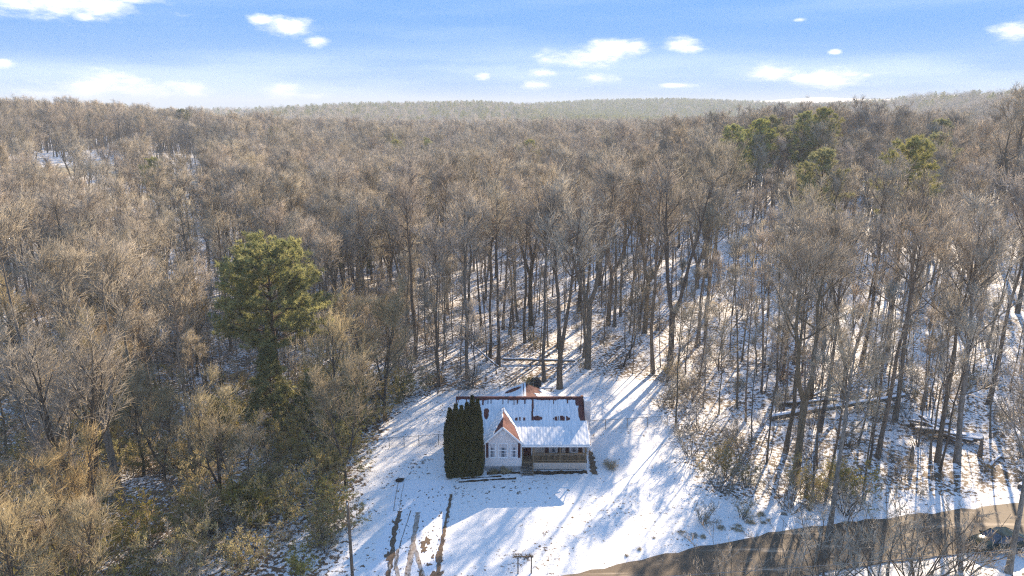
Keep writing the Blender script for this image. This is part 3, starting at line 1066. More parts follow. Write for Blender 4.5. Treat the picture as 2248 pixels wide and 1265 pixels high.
reg('cedar0', *gen_pine(120, H=9, cb=0.10, Rc=1.9, r0=0.14, nlimb=52, tufts=30, L=0.3, w=0.03, n=9, prof='cone'), 'pine_bark', 'cedar')
for i in range(3):
    reg('far%d' % i, *gen_far(130 + i, H=(21, 23, 19)[i], Rc=(4.2, 5.0, 4.6)[i]), 'bark', 'twig')
t_, c_ = gen_pine(140, H=21, cb=0.45, Rc=3.6, r0=0.3, nlimb=16, tufts=14, L=1.0, w=0.14, n=6, prof='oval')
reg('farpine0', t_, c_, 'pine_bark', 'needle_far')


def plant(key, name, label, cat, x, y, s=1.0, rz=None, group=None, sz=None, tilt=None):
    k = KIND[key]
    rz = random.uniform(0, 6.28) if rz is None else rz
    o = thing(name, label, cat, (x, y, float(zt(x, y)) - 0.05), rz, group, (s, s, s if sz is None else sz))
    if tilt:
        o.rotation_euler = (tilt[0], tilt[1], rz)
    link('trunk' if not name.endswith(('shrub', 'bush')) else 'stem', k['trunk'], o)
    c_ = link('crown' if not name.endswith(('shrub', 'bush')) else 'twigs', k['crown'], o)
    if c_.name.startswith('twigs'):
        c_['kind'] = 'stuff'
    if k['leaves']:
        link('leaves', k['leaves'], o)['kind'] = 'stuff'
    return o


def scatter(name, label, pts, keys, tilt=0.06):
    """pts: (n,4) x, y, scale, kind index -> one object that sets a shared tree at each point"""
    c = bpy.data.collections.new(name + '_kinds')
    for i, key in enumerate(keys):
        (tv, tf), (cv, cf), tm, cm = KIND[key]['raw']
        cfs = cf if isinstance(cf, list) else [cf]
        me = mesh_np(key, np.concatenate([tv, cv]), [tf] + [f + len(tv) for f in cfs], M[tm])
        me.materials.append(M[cm])
        mi = np.ones(len(me.polygons), dtype=np.int32)
        mi[:len(tf)] = 0
        me.polygons.foreach_set('material_index', mi)
        c.objects.link(bpy.data.objects.new('kind_%02d' % i, me))
    n = len(pts)
    V = np.column_stack([pts[:, 0], pts[:, 1], zt(pts[:, 0], pts[:, 1]) - 0.1])
    me = bpy.data.meshes.new(name)
    me.vertices.add(n)
    me.vertices.foreach_set('co', V.astype(np.float32).ravel())
    a = me.attributes.new('pick', 'INT', 'POINT')
    a.data.foreach_set('value', pts[:, 3].astype(np.int32))
    a = me.attributes.new('size', 'FLOAT', 'POINT')
    a.data.foreach_set('value', pts[:, 2].astype(np.float32))
    rot = np.column_stack([rng.normal(0, tilt, n), rng.normal(0, tilt, n), rng.uniform(0, 6.28, n)]).astype(np.float32)
    a = me.attributes.new('turn', 'FLOAT_VECTOR', 'POINT')
    a.data.foreach_set('vector', rot.ravel())
    o = link(name, me)
    tag(o, label, None, None, 'stuff')
    ng = bpy.data.node_groups.new(name, 'GeometryNodeTree')
    ng.interface.new_socket('Geometry', in_out='INPUT', socket_type='NodeSocketGeometry')
    ng.interface.new_socket('Geometry', in_out='OUTPUT', socket_type='NodeSocketGeometry')
    gi, go = ng.nodes.new('NodeGroupInput'), ng.nodes.new('NodeGroupOutput')
    ci = ng.nodes.new('GeometryNodeCollectionInfo')
    ci.inputs['Collection'].default_value = c
    ci.inputs['Separate Children'].default_value = True
    ci.inputs['Reset Children'].default_value = True
    ip = ng.nodes.new('GeometryNodeInstanceOnPoints')
    ip.inputs['Pick Instance'].default_value = True

    def attr(nm, t):
        q = ng.nodes.new('GeometryNodeInputNamedAttribute')
        q.data_type = t
        q.inputs[0].default_value = nm
        return q.outputs[0]
    er = ng.nodes.new('FunctionNodeEulerToRotation')
    L = ng.links
    L.new(attr('turn', 'FLOAT_VECTOR'), er.inputs[0])
    L.new(gi.outputs[0], ip.inputs['Points'])
    L.new(ci.outputs[0], ip.inputs['Instance'])
    L.new(attr('pick', 'INT'), ip.inputs['Instance Index'])
    L.new(er.outputs[0], ip.inputs['Rotation'])
    L.new(attr('size', 'FLOAT'), ip.inputs['Scale'])
    L.new(ip.outputs[0], go.inputs[0])
    md = o.modifiers.new('spread', 'NODES')
    md.node_group = ng
    return o


# ------------------------------------------------------------------ placed trees
TALL = ['tall%d' % i for i in range(5)]
taken = []


def tree(key, x, y, s, label, group=None, name='bare_tree', cat='tree', **kw):
    taken.append((x, y))
    return plant(key, name, label, cat, x, y, s, group=group, **kw)


# landmark trees, each told apart
tree('fork0', 5.9, 82.2, 1.05, 'big bare tree splitting into a V directly behind the house', rz=0.4)
tree('tall1', 4.1, 84.8, 1.0, 'dark straight trunk just left of the big V-forked tree')
tree('fork1', 10.1, 89.0, 1.08, 'thick bare tree with several upright leaders, right of the V-forked tree', rz=0.2)
tree('lean0', 14.9, 89.4, 1.1, 'thin curved bare tree leaning over the back edge of the lawn', tilt=(0.0, -0.28))
tree('tall3', 18.4, 87.0, 1.08, 'tall bare tree at the back corner of the lawn, left of ivy trunk')
tree('fork2', 21.1, 89.4, 1.1, 'stout bare tree with ivy round its foot at the lawn corner')
tree('lean0', -4.8, 82.5, 0.9, 'thin crooked bare tree behind the left end of the house roof', tilt=(0, 0.05))
tree('grey0', 26.0, 51.4, 0.82, 'pale grey slender trunk rising beside the road verge')
tree('fork1', 26.3, 59.4, 1.0, 'large dark tree with heavy forks above the road verge, right of the lawn')
tree('tall2', 27.6, 65.3, 0.95, 'bare tree just behind the large forked one right of the lawn')
tree('tall0', 42.2, 72.2, 1.1, 'stout straight tree standing at the raised end of the fallen log')
tree('tall4', 36.3, 64.1, 1.0, 'slim leaning tree in front of the fallen log', tilt=(0, 0.07))
tree('pole0', 34.6, 62.4, 1.2, 'thin dark pole of a tree in front of the long fallen log')
tree('grey0', 43.5, 63.0, 1.12, 'big pale trunk leaning right behind the lumber pile', tilt=(0, 0.08))
tree('pole1', 41.1, 63.4, 1.1, 'thin crooked young tree before the lumber pile, of a close pair')
tree('pole2', 40.7, 61.1, 1.15, 'dark young tree leaning in front of the lumber pile', tilt=(0, 0.12))
tree('tall2', 54.8, 75.8, 1.05, 'dark straight tree at the right edge beyond the lumber pile')
tree('grey0', 37.1, 46.1, 0.85, 'thick pale vine-clad trunk beside the parked green car')
tree('wide1', -34.3, 51.2, 0.86, 'dark forked tree deep in the brush at the lower left corner')
tree('grey1', -43.9, 60.1, 0.9, 'pale grey leaning tree near the left edge of the picture')
tree('tall1', -31.3, 63.4, 0.9, 'dark trunk streaked with snow below and left of the big pine')
tree('tall4', -39.8, 68.9, 0.95, 'straight bare tree in the thick wood left of the big pine')
tree('wide0', -47.1, 81.8, 1.0, 'wide-forked bare tree in the wood, in line with the big pine')
tree('fork0', -52.2, 81.8, 0.95, 'V-forked bare tree in the wood far left of the big pine')
tree('wide1', -80.5, 124.5, 1.0, 'dark spreading tree with bare limbs in the left wood')
tree('wide1', -156, 228, 1.1, 'dark spreading tree on the snowy rise at far left')
tree('bigpine', -26.6, 76.0, 1.0, 'big round-crowned green pine towering over the left wood', name='pine_tree', rz=2.2)
tree('youngpine', -25.6, 70.5, 1.0, 'young cone-shaped pine right below the big pine', name='pine_tree')
tree('youngpine', -22.0, 72.5, 0.62, 'small pine tucked at the right foot of the young pine', name='pine_tree')
tree('youngpine', -29.0, 64.5, 0.7, 'low bushy pine in the brush under the young pine', name='pine_tree')
for x, y, s, lb in [(50.5, 166, 1.0, 'leftmost green pine of the clump on the right skyline'), (58, 170, 1.0, 'second green pine from left in the skyline clump'),
                    (63, 176, 1.0, 'third green pine from left in the skyline clump'), (69, 172, 1.03, 'dark green pine at the middle of the skyline clump'),
                    (75, 175, 1.06, 'tallest green pine at right end of the skyline clump')]:
    tree(random.choice(('pine0', 'pine1', 'pine2')), x, y, s, lb, 'pines on the right skyline', name='pine_tree')
tree('pine1', 62, 112, 1.16, 'tall lone pine with a ragged crown at upper right', name='pine_tree')
tree('pine0', 53, 122, 1.06, 'thin-crowned pine left of the tall lone pine', name='pine_tree')
tree('pine2', 88, 150, 0.95, 'low-crowned pine near the right edge under the skyline', name='pine_tree')
for x, y, key, s, lb in [(-158, 350, 'pine0', 1.0, 'dark pine above the snowy field on the left skyline'), (-178, 372, 'pine2', 0.95, 'rounded pine left of the dark skyline pine'),
                         (-99, 280, 'cedar0', 1.5, 'dark cedar standing in the grey wood at upper left'), (-86, 262, 'cedar0', 1.0, 'small dark cedar lower right of the larger one'),
                         (-33, 142, 'youngpine', 1.5, 'yellow-green pine top poking through the middle wood'), (-17, 150, 'cedar0', 1.8, 'small dark cedar top amid the bare crowns, centre'),
                         (27, 270, 'pine1', 1.0, 'round dark pine on the skyline right of centre'), (36, 276, 'pine2', 0.95, 'broad pine beside the round one right of centre'),
                         (46, 285, 'pine0', 0.92, 'paler pine at the right of the central pair'), (-56, 92, 'cedar0', 1.3, 'narrow dark cedar in the left wood'),
                         (-52, 84, 'cedar0', 0.9, 'squat cedar below the narrow one in the left wood')]:
    tree(key, x, y, s, lb, 'evergreens in the bare wood', name='pine_tree' if 'pine' in key else 'cedar_tree')
for x, y, s in [(-60, 195, 1.0), (-28, 215, 0.95), (6, 240, 1.05), (-92, 185, 0.95), (42, 330, 0.95), (-108, 330, 0.9), (92, 245, 0.95), (-48, 300, 1.0), (-75, 240, 0.9), (112, 190, 0.95)]:
    tree(random.choice(('pine0', 'pine1', 'pine2')), x, y, s, 'lone green pine top dotted among the grey crowns far back', 'pines dotted through the far wood', name='pine_tree')
for k in range(11):
    t = k / 10
    tree(random.choice(('pine0', 'pine1', 'pine2')), -62 + 66 * t + random.uniform(-3, 3), 345 - 55 * t + random.uniform(-10, 10), random.uniform(0.78, 0.95),
         'olive green pine in the sloping band below the far ridge', 'pine band below the far ridge', name='pine_tree')

for i, (x, y, k_, s) in enumerate([(-138, 232, 'wide0', 1.0), (-150, 245, 'wide1', 1.05), (-120, 228, 'fork0', 0.9), (-171, 256, 'wide0', 1.1), (-186, 262, 'wide1', 1.05), (-134, 262, 'wide0', 0.95),
                                   (-158, 280, 'fork2', 1.0), (-176, 292, 'wide1', 1.05), (-200, 282, 'wide0', 1.1), (-146, 300, 'wide1', 1.0), (-190, 306, 'wide0', 1.1), (-208, 300, 'fork0', 1.1)]):
    tree(k_, x, y, s, 'spreading bare tree standing apart on the snowy field at upper left', 'lone trees on the snowy field')
tree('fork1', 97, 139, 1.32, 'tall bare tree sticking up over the skyline at far right, left one', rz=1.0)
tree('fork2', 103, 141, 1.30, 'tall bare tree over the skyline at far right, middle one', rz=2.0)
tree('fork1', 108, 143, 1.34, 'tall bare tree over the skyline at far right, outermost', rz=4.0)
# further trunks seen behind the house and in the right wood
BACK = [(-1.8, 89.9), (-3.1, 93.2), (-0.1, 101.4), (1.9, 99.5), (6.7, 97.1), (10.0, 93.2), (16.3, 96.7), (19.6, 104.2), (20.2, 103.0), (17.8, 112), (16, 105.9), (15.1, 106.8),
        (16.6, 130.4), (20.9, 149.5), (24.2, 150.3), (-4.8, 104.7), (-6.7, 99.9), (-1.4, 107), (0.9, 112), (3, 108.7), (20.3, 117.6), (11.4, 116.2), (-9.2, 94.2), (-12.8, 100.1),
        (-13.5, 93.8), (-5.7, 85.4), (27.1, 87.5), (29, 101.2), (26.4, 96.9), (30.9, 109), (41.2, 102.5), (43.9, 77.4), (48.3, 76.1), (41.5, 62.9), (34, 84), (38, 90), (46, 88), (52, 93),
        (-58, 85.7), (-44.6, 81.4), (-58.6, 81.4), (-61.4, 133.2), (-36, 58.5), (31, 75), (33, 70)]


LOOK = {'slim': 'slim', 'tawn': 'low tawny', 'tall': 'tall straight', 'fork': 'forked', 'wide': 'spreading', 'pole': 'thin young', 'grey': 'pale-barked', 'lean': 'crooked'}


def region(x, y):
    a = x / y
    if y < 52 and x < -12:
        return 'tree in the brush at the bottom edge left of the pole'
    if x < -12 and y < 66:
        return 'tree in the tangled wood left of the driveway end' if x > -32 else 'tree in the thick wood at lower left below the pine'
    if x < -12 and y < 92:
        return 'tree in the wood around the big pine' if x > -40 else 'tree in the dense wood well left of the big pine'
    if x < -12:
        if a < -0.42:
            return 'tree in the grey wood below the snowy field'
        return 'tree in the grey wood just beyond the big pine' if a < -0.2 else 'tree in the dense wood between pine and house'
    if x > 24 and y < 70:
        return 'tree on the snow between fallen log and road'
    if x > 22 and y < 90:
        return 'tree in the snowy wood behind the fallen log'
    if x > 22:
        return 'tree on the slope below the lone pine' if a > 0.42 else 'tree on the wooded slope right of the lawn corner'
    if y < 100:
        return 'tree at the wood edge straight behind the house'
    return 'tree deeper in the wood behind the house'


cand = []
for i, (x, y) in enumerate(BACK):
    cand.append((x, y, random.choice(TALL + ['fork1', 'pole0', 'pole1']), random.uniform(0.85, 1.1)))
    taken.append((x, y))
tk = np.array(taken)


def jitter_grid(x0, x1, y0, y1, step, jit=0.42):
    gx, gy = np.meshgrid(np.arange(x0, x1, step), np.arange(y0, y1, step))
    p = np.stack([gx.ravel(), gy.ravel()], 1) + rng.uniform(-jit, jit, (gx.size, 2)) * step
    return p


def in_view(p, m=0.07):
    a = np.abs(p[:, 0]) / np.maximum(p[:, 1], 1)
    near = (np.abs(p[:, 0]) < 46) & (p[:, 1] > 30) & (p[:, 1] < 62)
    return ((a < 0.76 + m) & (p[:, 1] > 24)) | near


def clear_of(p, d=2.2):
    dd = np.min(np.hypot(p[:, None, 0] - tk[None, :, 0], p[:, None, 1] - tk[None, :, 1]), axis=1)
    return dd > d


p1 = jitter_grid(-230, 230, 34, 250, 4.5)
p1 = p1[in_view(p1)]
p1 = p1[~inside(p1[:, 0], p1[:, 1], [(cx_ * 1.0, cy_) for cx_, cy_ in CLEAR])]
p1 = p1[clear_of(p1, 2.4)]
p1 = p1[fields(p1[:, 0], p1[:, 1]) < 0.35]
p1 = p1[(np.abs(road_off(p1[:, 0], p1[:, 1])) > 6.0)]
# nothing tall between the camera and the yard
low = (p1[:, 1] < 58) & (p1[:, 0] > -16) & (p1[:, 0] < 40)
p1 = p1[~low]
p1 = p1[~((p1[:, 1] < 44) & (p1[:, 0] > -20))]
# thinner wood behind and right of the house
thin = (p1[:, 0] > -8) & (p1[:, 1] < 190)
p1 = p1[~(thin & (rng.uniform(size=len(p1)) < 0.76))]
open_ = (p1[:, 0] > 4) & (p1[:, 1] < 125) & (p1[:, 0] < 60)
p1 = p1[~(open_ & (rng.uniform(size=len(p1)) < 0.8))]
leftw = (p1[:, 0] < -8)
p1 = p1[~(leftw & (rng.uniform(size=len(p1)) < 0.35))]
pine_gap = (np.hypot((p1[:, 0] + 25) / 1.0, (p1[:, 1] - 70) / 1.0) < 8)
p1 = p1[~pine_gap]
p1 = p1[rng.uniform(size=len(p1)) < 0.88]
sky_gap = (np.abs(p1[:, 0] / p1[:, 1] - 0.36) < 0.08) & (p1[:, 1] > 140) & (p1[:, 1] < 176)
p1 = p1[~(sky_gap & (rng.uniform(size=len(p1)) < 0.7))]
field_gap = (p1[:, 0] / p1[:, 1] < -0.42) & (p1[:, 1] > 150)
p1 = p1[~(field_gap & (rng.uniform(size=len(p1)) < 0.78))]
young_gap = (np.abs(p1[:, 0] / p1[:, 1] + 0.355) < 0.055) & (p1[:, 1] < 75)
p1 = p1[~young_gap]
for x, y in p1:
    u = rng.uniform()
    if x < -12 and y < 100:
        key = random.choice(TALL + ['tawny0', 'tawny1', 'tawny2'] * (4 if y < 72 else 1) + ['grey0', 'grey1'] + (['slim0', 'slim1'] * 2 if y > 75 else []))
        if y < 66 and key.startswith('tall'):
            key = random.choice(('tawny0', 'tawny1', 'tawny2', 'grey1'))
        s = rng.uniform(0.55, 0.78) * (1.25 if key.startswith('tawny') else 1)
        if y < 64:
            s *= 0.8
        t_s = (x + 26.6) * math.sin(SUN_AZ) + (y - 76) * math.cos(SUN_AZ)
        if t_s > -14 and abs((x + 26.6) * math.cos(SUN_AZ) - (y - 76) * math.sin(SUN_AZ)) < 8:
            s = rng.uniform(0.36, 0.5)
    else:
        key = random.choice(TALL + TALL + ['fork0', 'fork1', 'fork2', 'wide0', 'grey0'])
        s = rng.uniform(0.66, 1.06)
    cand.append((x, y, key, s))
cand.sort(key=lambda c: math.hypot(c[0], c[1]))
n_tree = 245
for x, y, key, s in cand[:n_tree]:
    rg = region(x, y)
    lb = LOOK[key[:4]] + ' bare ' + rg
    plant(key, 'bare_tree', lb, 'tree', x, y, s, group=lb.replace(' tree ', ' trees '), tilt=(rng.normal(0, 0.03), rng.normal(0, 0.03)))

keys = TALL + ['fork0', 'fork1', 'fork2', 'wide0', 'wide1', 'grey0', 'grey1', 'pole0', 'pole1', 'pole2', 'tawny0', 'tawny1', 'tawny2', 'slim0', 'slim1']
rest = [(x, y, s, keys.index(key)) for x, y, key, s in cand[n_tree:]]
# thin saplings everywhere in the nearer wood
p = jitter_grid(-190, 190, 36, 200, 4.6)
p = p[in_view(p)]
p = p[fields(p[:, 0], p[:, 1]) < 0.2]
p = p[~inside(p[:, 0], p[:, 1], CLEAR)]
p = p[~((p[:, 0] > 4) & (p[:, 0] < 45) & (p[:, 1] < 110) & (rng.uniform(size=len(p)) < 0.4))]
p = p[(np.abs(road_off(p[:, 0], p[:, 1])) > 5.0)]
p = p[~((p[:, 1] < 50) & (p[:, 0] > -20))]
p = p[~((p[:, 0] < -12) & (p[:, 1] < 80))]
p = p[~((p[:, 0] > -8) & (rng.uniform(size=len(p)) < 0.6))]
for x, y in p:
    rest.append((x, y, rng.uniform(0.35, 1.0), keys.index(random.choice(['pole0', 'pole1', 'pole2']))))
ps = jitter_grid(-14, 95, 58, 175, 4.4)
ps = ps[in_view(ps)]
ps = ps[~inside(ps[:, 0], ps[:, 1], CLEAR)]
ps = ps[(ps[:, 1] > 84) | (ps[:, 0] > 19)]
ps = ps[road_off(ps[:, 0], ps[:, 1]) > 5.5]
ps = ps[rng.uniform(size=len(ps)) < np.where((ps[:, 1] < 115) & (ps[:, 0] < 48), 0.42, 0.55)]
for x, y in ps:
    rest.append((x, y, rng.uniform(0.6, 1.1), keys.index(random.choice(['slim0', 'slim1']))))
p2 = jitter_grid(-560, 560, 250, 640, 7.4)
p2 = p2[in_view(p2, 0.04)]
p2 = p2[fields(p2[:, 0], p2[:, 1]) < 0.4]
for x, y in p2:
    rest.append((x, y, rng.uniform(0.75, 1.05), keys.index(random.choice(TALL + ['fork0', 'fork2', 'wide0', 'wide1']))))
scatter('woodland', 'endless bare winter woodland running back to the ridge', np.array(rest), keys)

p3 = jitter_grid(-1700, 1700, 640, 2000, 9.5)
p3 = p3[in_view(p3, 0.03)]
p3 = p3[fields(p3[:, 0], p3[:, 1]) < 0.4]
rr3 = np.hypot(p3[:, 0], p3[:, 1])
rc3 = np.interp(p3[:, 0] / p3[:, 1], _a, _r)
p3 = p3[rr3 < rc3 + 60]
k3 = rng.integers(0, 3, len(p3))
a3 = p3[:, 0] / p3[:, 1]
ev = (rng.uniform(size=len(p3)) < np.interp(a3, [-0.5, -0.3, -0.1, 0.02, 0.1, 0.3, 0.4], [0.12, 0.2, 0.3, 0.35, 0.75, 0.5, 0.15]))
k3 = np.where(ev & (np.hypot(p3[:, 0], p3[:, 1]) > 900), 3, k3)
scatter('far_woods', 'hazy wooded ridge along the horizon', np.column_stack([p3, rng.uniform(0.8, 1.1, len(p3)), k3]), ['far0', 'far1', 'far2', 'farpine0'], 0.03)

# undergrowth
pu = jitter_grid(-75, 75, 36, 130, 3.4)
pu = pu[in_view(pu)]
pu = pu[~inside(pu[:, 0], pu[:, 1], CLEAR)]
pu = pu[np.abs(road_off(pu[:, 0], pu[:, 1])) > 4.2]
keep = np.where(pu[:, 0] < -12, 0.74, np.where(pu[:, 1] < 84, 0.6, 0.3))
pu = pu[rng.uniform(size=len(pu)) < keep]
pu = pu[~((pu[:, 1] < 47) & (pu[:, 0] > -14))]
ku = np.where((pu[:, 0] < -12) & (pu[:, 1] < 85) & (rng.uniform(size=len(pu)) < 0.5), rng.integers(3, 5, len(pu)), rng.integers(0, 3, len(pu)))
scatter('undergrowth', 'brown leafless undergrowth and brush on the wood floor', np.column_stack([pu, np.where(pu[:, 0] < -12, rng.uniform(0.55, 1.25, len(pu)), rng.uniform(0.35, 0.95, len(pu))), ku]), ['brush0', 'brush1', 'brush2', 'thicket0', 'thicket1'], 0.1)


# ------------------------------------------------------------------ bushes at the edge of the lawn
for key, x, y, s, lb in [
        ('olive2', -16.5, 75.5, 0.95, 'large olive-brown bush at the upper left bend of the lawn'),
        ('olive0', -17.3, 71.0, 1.0, 'olive-brown bush spilling over the snow left of the back fence'),
        ('olive2', -20.5, 78.5, 1.0, 'tall olive bush behind the one at the lawn bend'),
        ('olive0', -12.8, 80.5, 0.85, 'dark multi-stemmed bush leaning out above the lawn behind the fence'),
        ('olive1', -17.0, 66.0, 1.05, 'golden-brown bush beside the far end of the driveway'),
        ('olive0', -16.6, 60.5, 0.95, 'golden-brown bush behind the utility pole'),
        ('olive2', -20.8, 62.5, 0.9, 'tall tawny bush left of the driveway end'),
        ('olive1', -15.8, 55.5, 0.9, 'rounded tawny bush left of the utility pole top'),
        ('olive0', -19.5, 54.0, 1.0, 'broad olive bush beside the near driveway'),
        ('olive1', -15.4, 50.0, 0.75, 'low olive bush at the foot of the utility pole'),
        ('olive0', -20.6, 47.5, 0.9, 'dense olive bush at the bottom edge left of the pole'),
        ('olive2', -25.5, 52.5, 0.85, 'green-brown bush between the pole and the snow-streaked trunk'),
        ('olive2', -28.5, 58.5, 0.9, 'broad green-brown bush below the low bushy pine'),
        ('olive0', -25.5, 46.5, 0.95, 'dark olive bush at the bottom of the left wood'),
        ('olive2', -32.0, 46.0, 0.85, 'dark green-brown bush near the lower left corner'),
        ('olive0', -38.5, 55.0, 0.95, 'olive bush behind the dark forked tree at lower left'),
        ('olive1', -44.0, 70.0, 1.1, 'olive bush under the pale grey leaning tree'),
        ('olive0', -24.0, 66.5, 1.0, 'tawny bush in front of the young pine'),
        ('olive2', -22.8, 82.0, 0.9, 'brown-green bush right behind the big pine'),
        ('olive2', -30.5, 70.5, 0.85, 'brown-green bush at the left foot of the big pine'),
        ('olive0', -34.5, 66.0, 0.9, 'olive bush between snow-streaked trunk and big pine'),
        ('olive2', -19.2, 68.6, 0.95, 'tawny bush between driveway end and young pine'),
        ('olive0', -23.0, 57.2, 0.95, 'olive bush right of the broad green-brown one'),
        ('olive2', -30.0, 51.5, 0.9, 'olive bush just right of the dark forked tree'),
        ('olive0', -36.5, 47.0, 1.0, 'dark olive bush in the lower left corner'),
        ('olive2', -42.0, 63.5, 0.9, 'olive bush at the foot of the pale leaning tree'),
        ('olive1', -48.0, 76.0, 1.1, 'olive bush at the left edge below the wide-forked tree'),
        ('brush2', -5.8, 82.0, 0.95, 'bare multi-stemmed bush behind the left end of the roof'),
        ('brush0', -10.5, 83.5, 0.9, 'bare brown bush at the back edge of the lawn'),
        ('olive1', 2.0, 82.2, 0.5, 'small brown bush beside the dark cover behind the house'),
        ('brush2', 19.2, 84.0, 0.95, 'bare brown bush at the back right corner of the lawn'),
        ('brush0', 21.5, 80.5, 0.95, 'wiry bush right of the lawn below the ivy trunk'),
        ('olive1', 20.5, 85.5, 0.6, 'ivy-green bush at the foot of the stout corner tree'),
        ('brush2', 20.2, 70.0, 0.9, 'tangled bare bush at the right edge of the lawn'),
        ('olive0', 19.8, 60.2, 0.72, 'dark green-brown bush at the lower right corner of the lawn'),
        ('brush0', 22.5, 63.0, 1.0, 'wiry bare bush behind the corner bush right of the lawn'),
        ('olive1', 30.5, 57.2, 0.95, 'green-brown bush under the large forked tree by the road'),
        ('olive0', 26.8, 56.6, 0.75, 'leafy bush on the road verge by the grey trunk'),
        ('rust0', 38.6, 86.0, 1.1, 'bush with rust-red leaves in the right wood'),
        ('rust0', 33.5, 82.0, 0.9, 'smaller rusty-leaved bush left of the red one'),
        ('brush2', 14.8, 43.0, 1.15, 'fan of bare upright twigs before the road, left of three'),
        ('brush2', 22.6, 44.4, 1.5, 'pale bare shrub before the road, middle of three'),
        ('brush0', 29.5, 45.0, 1.7, 'pale bare shrub before the road near the green car'),
        ('brush2', 26.4, 42.6, 1.7, 'tall pale shrub at the bottom edge between road shrubs'),
        ('brush0', 33.6, 46.2, 1.35, 'pale bare shrub just before the front of the green car'),
        ('brush2', 24.0, 54.6, 1.1, 'bare tangled shrub on the upper road verge left of grey trunk'),
        ('brush0', 28.6, 53.9, 1.1, 'bare pale shrub on the upper road verge right of grey trunk'),
        ('brush2', 17.9, 64.5, 0.95, 'bare brown shrub closing in on the right side of the lawn'),
        ('brush0', 18.6, 76.5, 1.0, 'wiry bare shrub at the right end of the chain-link fence'),
        ('brush2', 19.0, 41.5, 1.35, 'bare shrub at the bottom edge below the road'),
        ('olive1', 25.8, 40.8, 0.8, 'green-brown bush at the bottom edge below the road'),
        ('olive1', 32.0, 43.5, 0.42, 'small evergreen bush at the bottom edge before the car'),
        ('brush1', 16.0, 52.8, 0.75, 'low reddish brush on the bank above the road'),
        ('brush1', 19.6, 53.6, 0.7, 'low brown brush on the bank right of the reddish one')]:
    name = 'bare_shrub' if key.startswith('brush') else 'leafy_bush'
    plant(key, name, lb, 'bush', x, y, s, group='bushes round the lawn and road')
for i in range(16):
    x = 8 + 18 * random.random() ** 0.8
    y = float(np.interp(x, _rx, _ry)) + 4.4 + random.uniform(-.8, 1.6)
    plant('tuft0', 'grass_tuft', 'brown tuft of dead growth in the ditch between lawn and road', 'grass tuft', x, y, random.uniform(0.2, 0.75), group='dead tufts in the roadside ditch', sz=random.uniform(0.15, 0.35))
plant('tuft0', 'bare_shrub', 'lone twiggy sapling on the lawn right of the porch', 'shrub', 9.7, 62.3, 1.0)
plant('tuft0', 'bare_shrub', 'small dark shrub under the left gable window', 'shrub', -1.75, 61.35, 0.62)
plant('tuft0', 'bare_shrub', 'leafless stalk under the right gable window', 'shrub', -0.55, 61.4, 0.72)

# row of columnar evergreens
for i, (x, y, h, r, lb) in enumerate([
        (-5.75, 60.7, 7.0, 0.52, 'outermost dark columnar evergreen of the row by the house'),
        (-5.20, 60.85, 7.35, 0.47, 'second dark columnar evergreen from the outer end of the row'),
        (-4.68, 60.8, 7.2, 0.46, 'third dark columnar evergreen from the outer end of the row'),
        (-4.18, 60.95, 7.45, 0.48, 'fourth dark columnar evergreen from the outer end of the row'),
        (-3.66, 60.95, 8.15, 0.50, 'tallest dark columnar evergreen of the row'),
        (-3.20, 61.05, 7.75, 0.44, 'dark columnar evergreen closest to the gable wall')]):
    (tv, tf), (cv, cf), (lv, lf) = gen_arborvitae(200 + i, h, r)
    o = thing('columnar_evergreen', lb, 'evergreen', (x, y, float(zt(x, y)) - 0.03), random.uniform(0, 6), 'columnar evergreens beside the house')
    link('trunk', mesh_np('trunk', tv, tf, M['pine_bark']), o)
    c_ = link('crown', mesh_np('crown', cv, cf, M['cedar'], smooth=True), o)
    link('foliage', mesh_np('foliage', lv, lf, M['cedar']), c_)


# ------------------------------------------------------------------ the house
def snow_sheet(name, parent, o, u, v, nu, nv, mask, thick=0.07, rib=0.0, lift=0.012):
    """snow lying on a roof plane: grid over o + a*u + b*v (a, b in 0..1); mask(a,b) gives its depth 0..1"""
    o, u, v = Vector(o), Vector(u), Vector(v)
    nrm = u.cross(v).normalized()
    if nrm.z < 0:
        nrm = -nrm
    A, B = np.meshgrid(np.linspace(0, 1, nu), np.linspace(0, 1, nv))
    D = np.clip(mask(A, B), 0, 1)
    on = D > 0.06
    ulen = u.length
    hgt = lift + thick * np.sqrt(D) * (0.82 + 0.18 * np.sin(A * ulen * 9 + B * 7) * np.sin(B * 11 + 1)) + rib * np.maximum(0, np.cos(A * ulen * 2 * np.pi / 0.3)) ** 4
    P = np.array(o)[None, None] + A[..., None] * np.array(u) + B[..., None] * np.array(v)
    top = P + np.array(nrm) * hgt[..., None]
    bot = P + np.array(nrm) * 0.004
    I = np.arange(nu * nv).reshape(nv, nu)
    q = on[:-1, :-1] & on[1:, :-1] & on[:-1, 1:] & on[1:, 1:]
    F = np.stack([I[:-1, :-1], I[:-1, 1:], I[1:, 1:], I[1:, :-1]], -1)[q]
    # skirts round the edge
    S = []
    N = nu * nv
    qq = np.pad(q, 1)
    for dj, di, a, b in ((0, -1, (0, 0), (1, 0)), (0, 1, (1, 1), (0, 1)), (-1, 0, (0, 1), (0, 0)), (1, 0, (1, 0), (1, 1))):
        e = q & ~qq[1 + dj:1 + dj + q.shape[0], 1 + di:1 + di + q.shape[1]]
        j, i = np.nonzero(e)
        p_, r_ = I[j + a[0], i + a[1]], I[j + b[0], i + b[1]]
        S.append(np.stack([p_, r_, r_ + N, p_ + N], -1))
    V = np.concatenate([top.reshape(-1, 3), bot.reshape(-1, 3)])
    return link(name, mesh_np(name, V, [F, np.concatenate(S)], M['roof_snow' if name == 'roof_snow' else 'snow_plain']), parent)


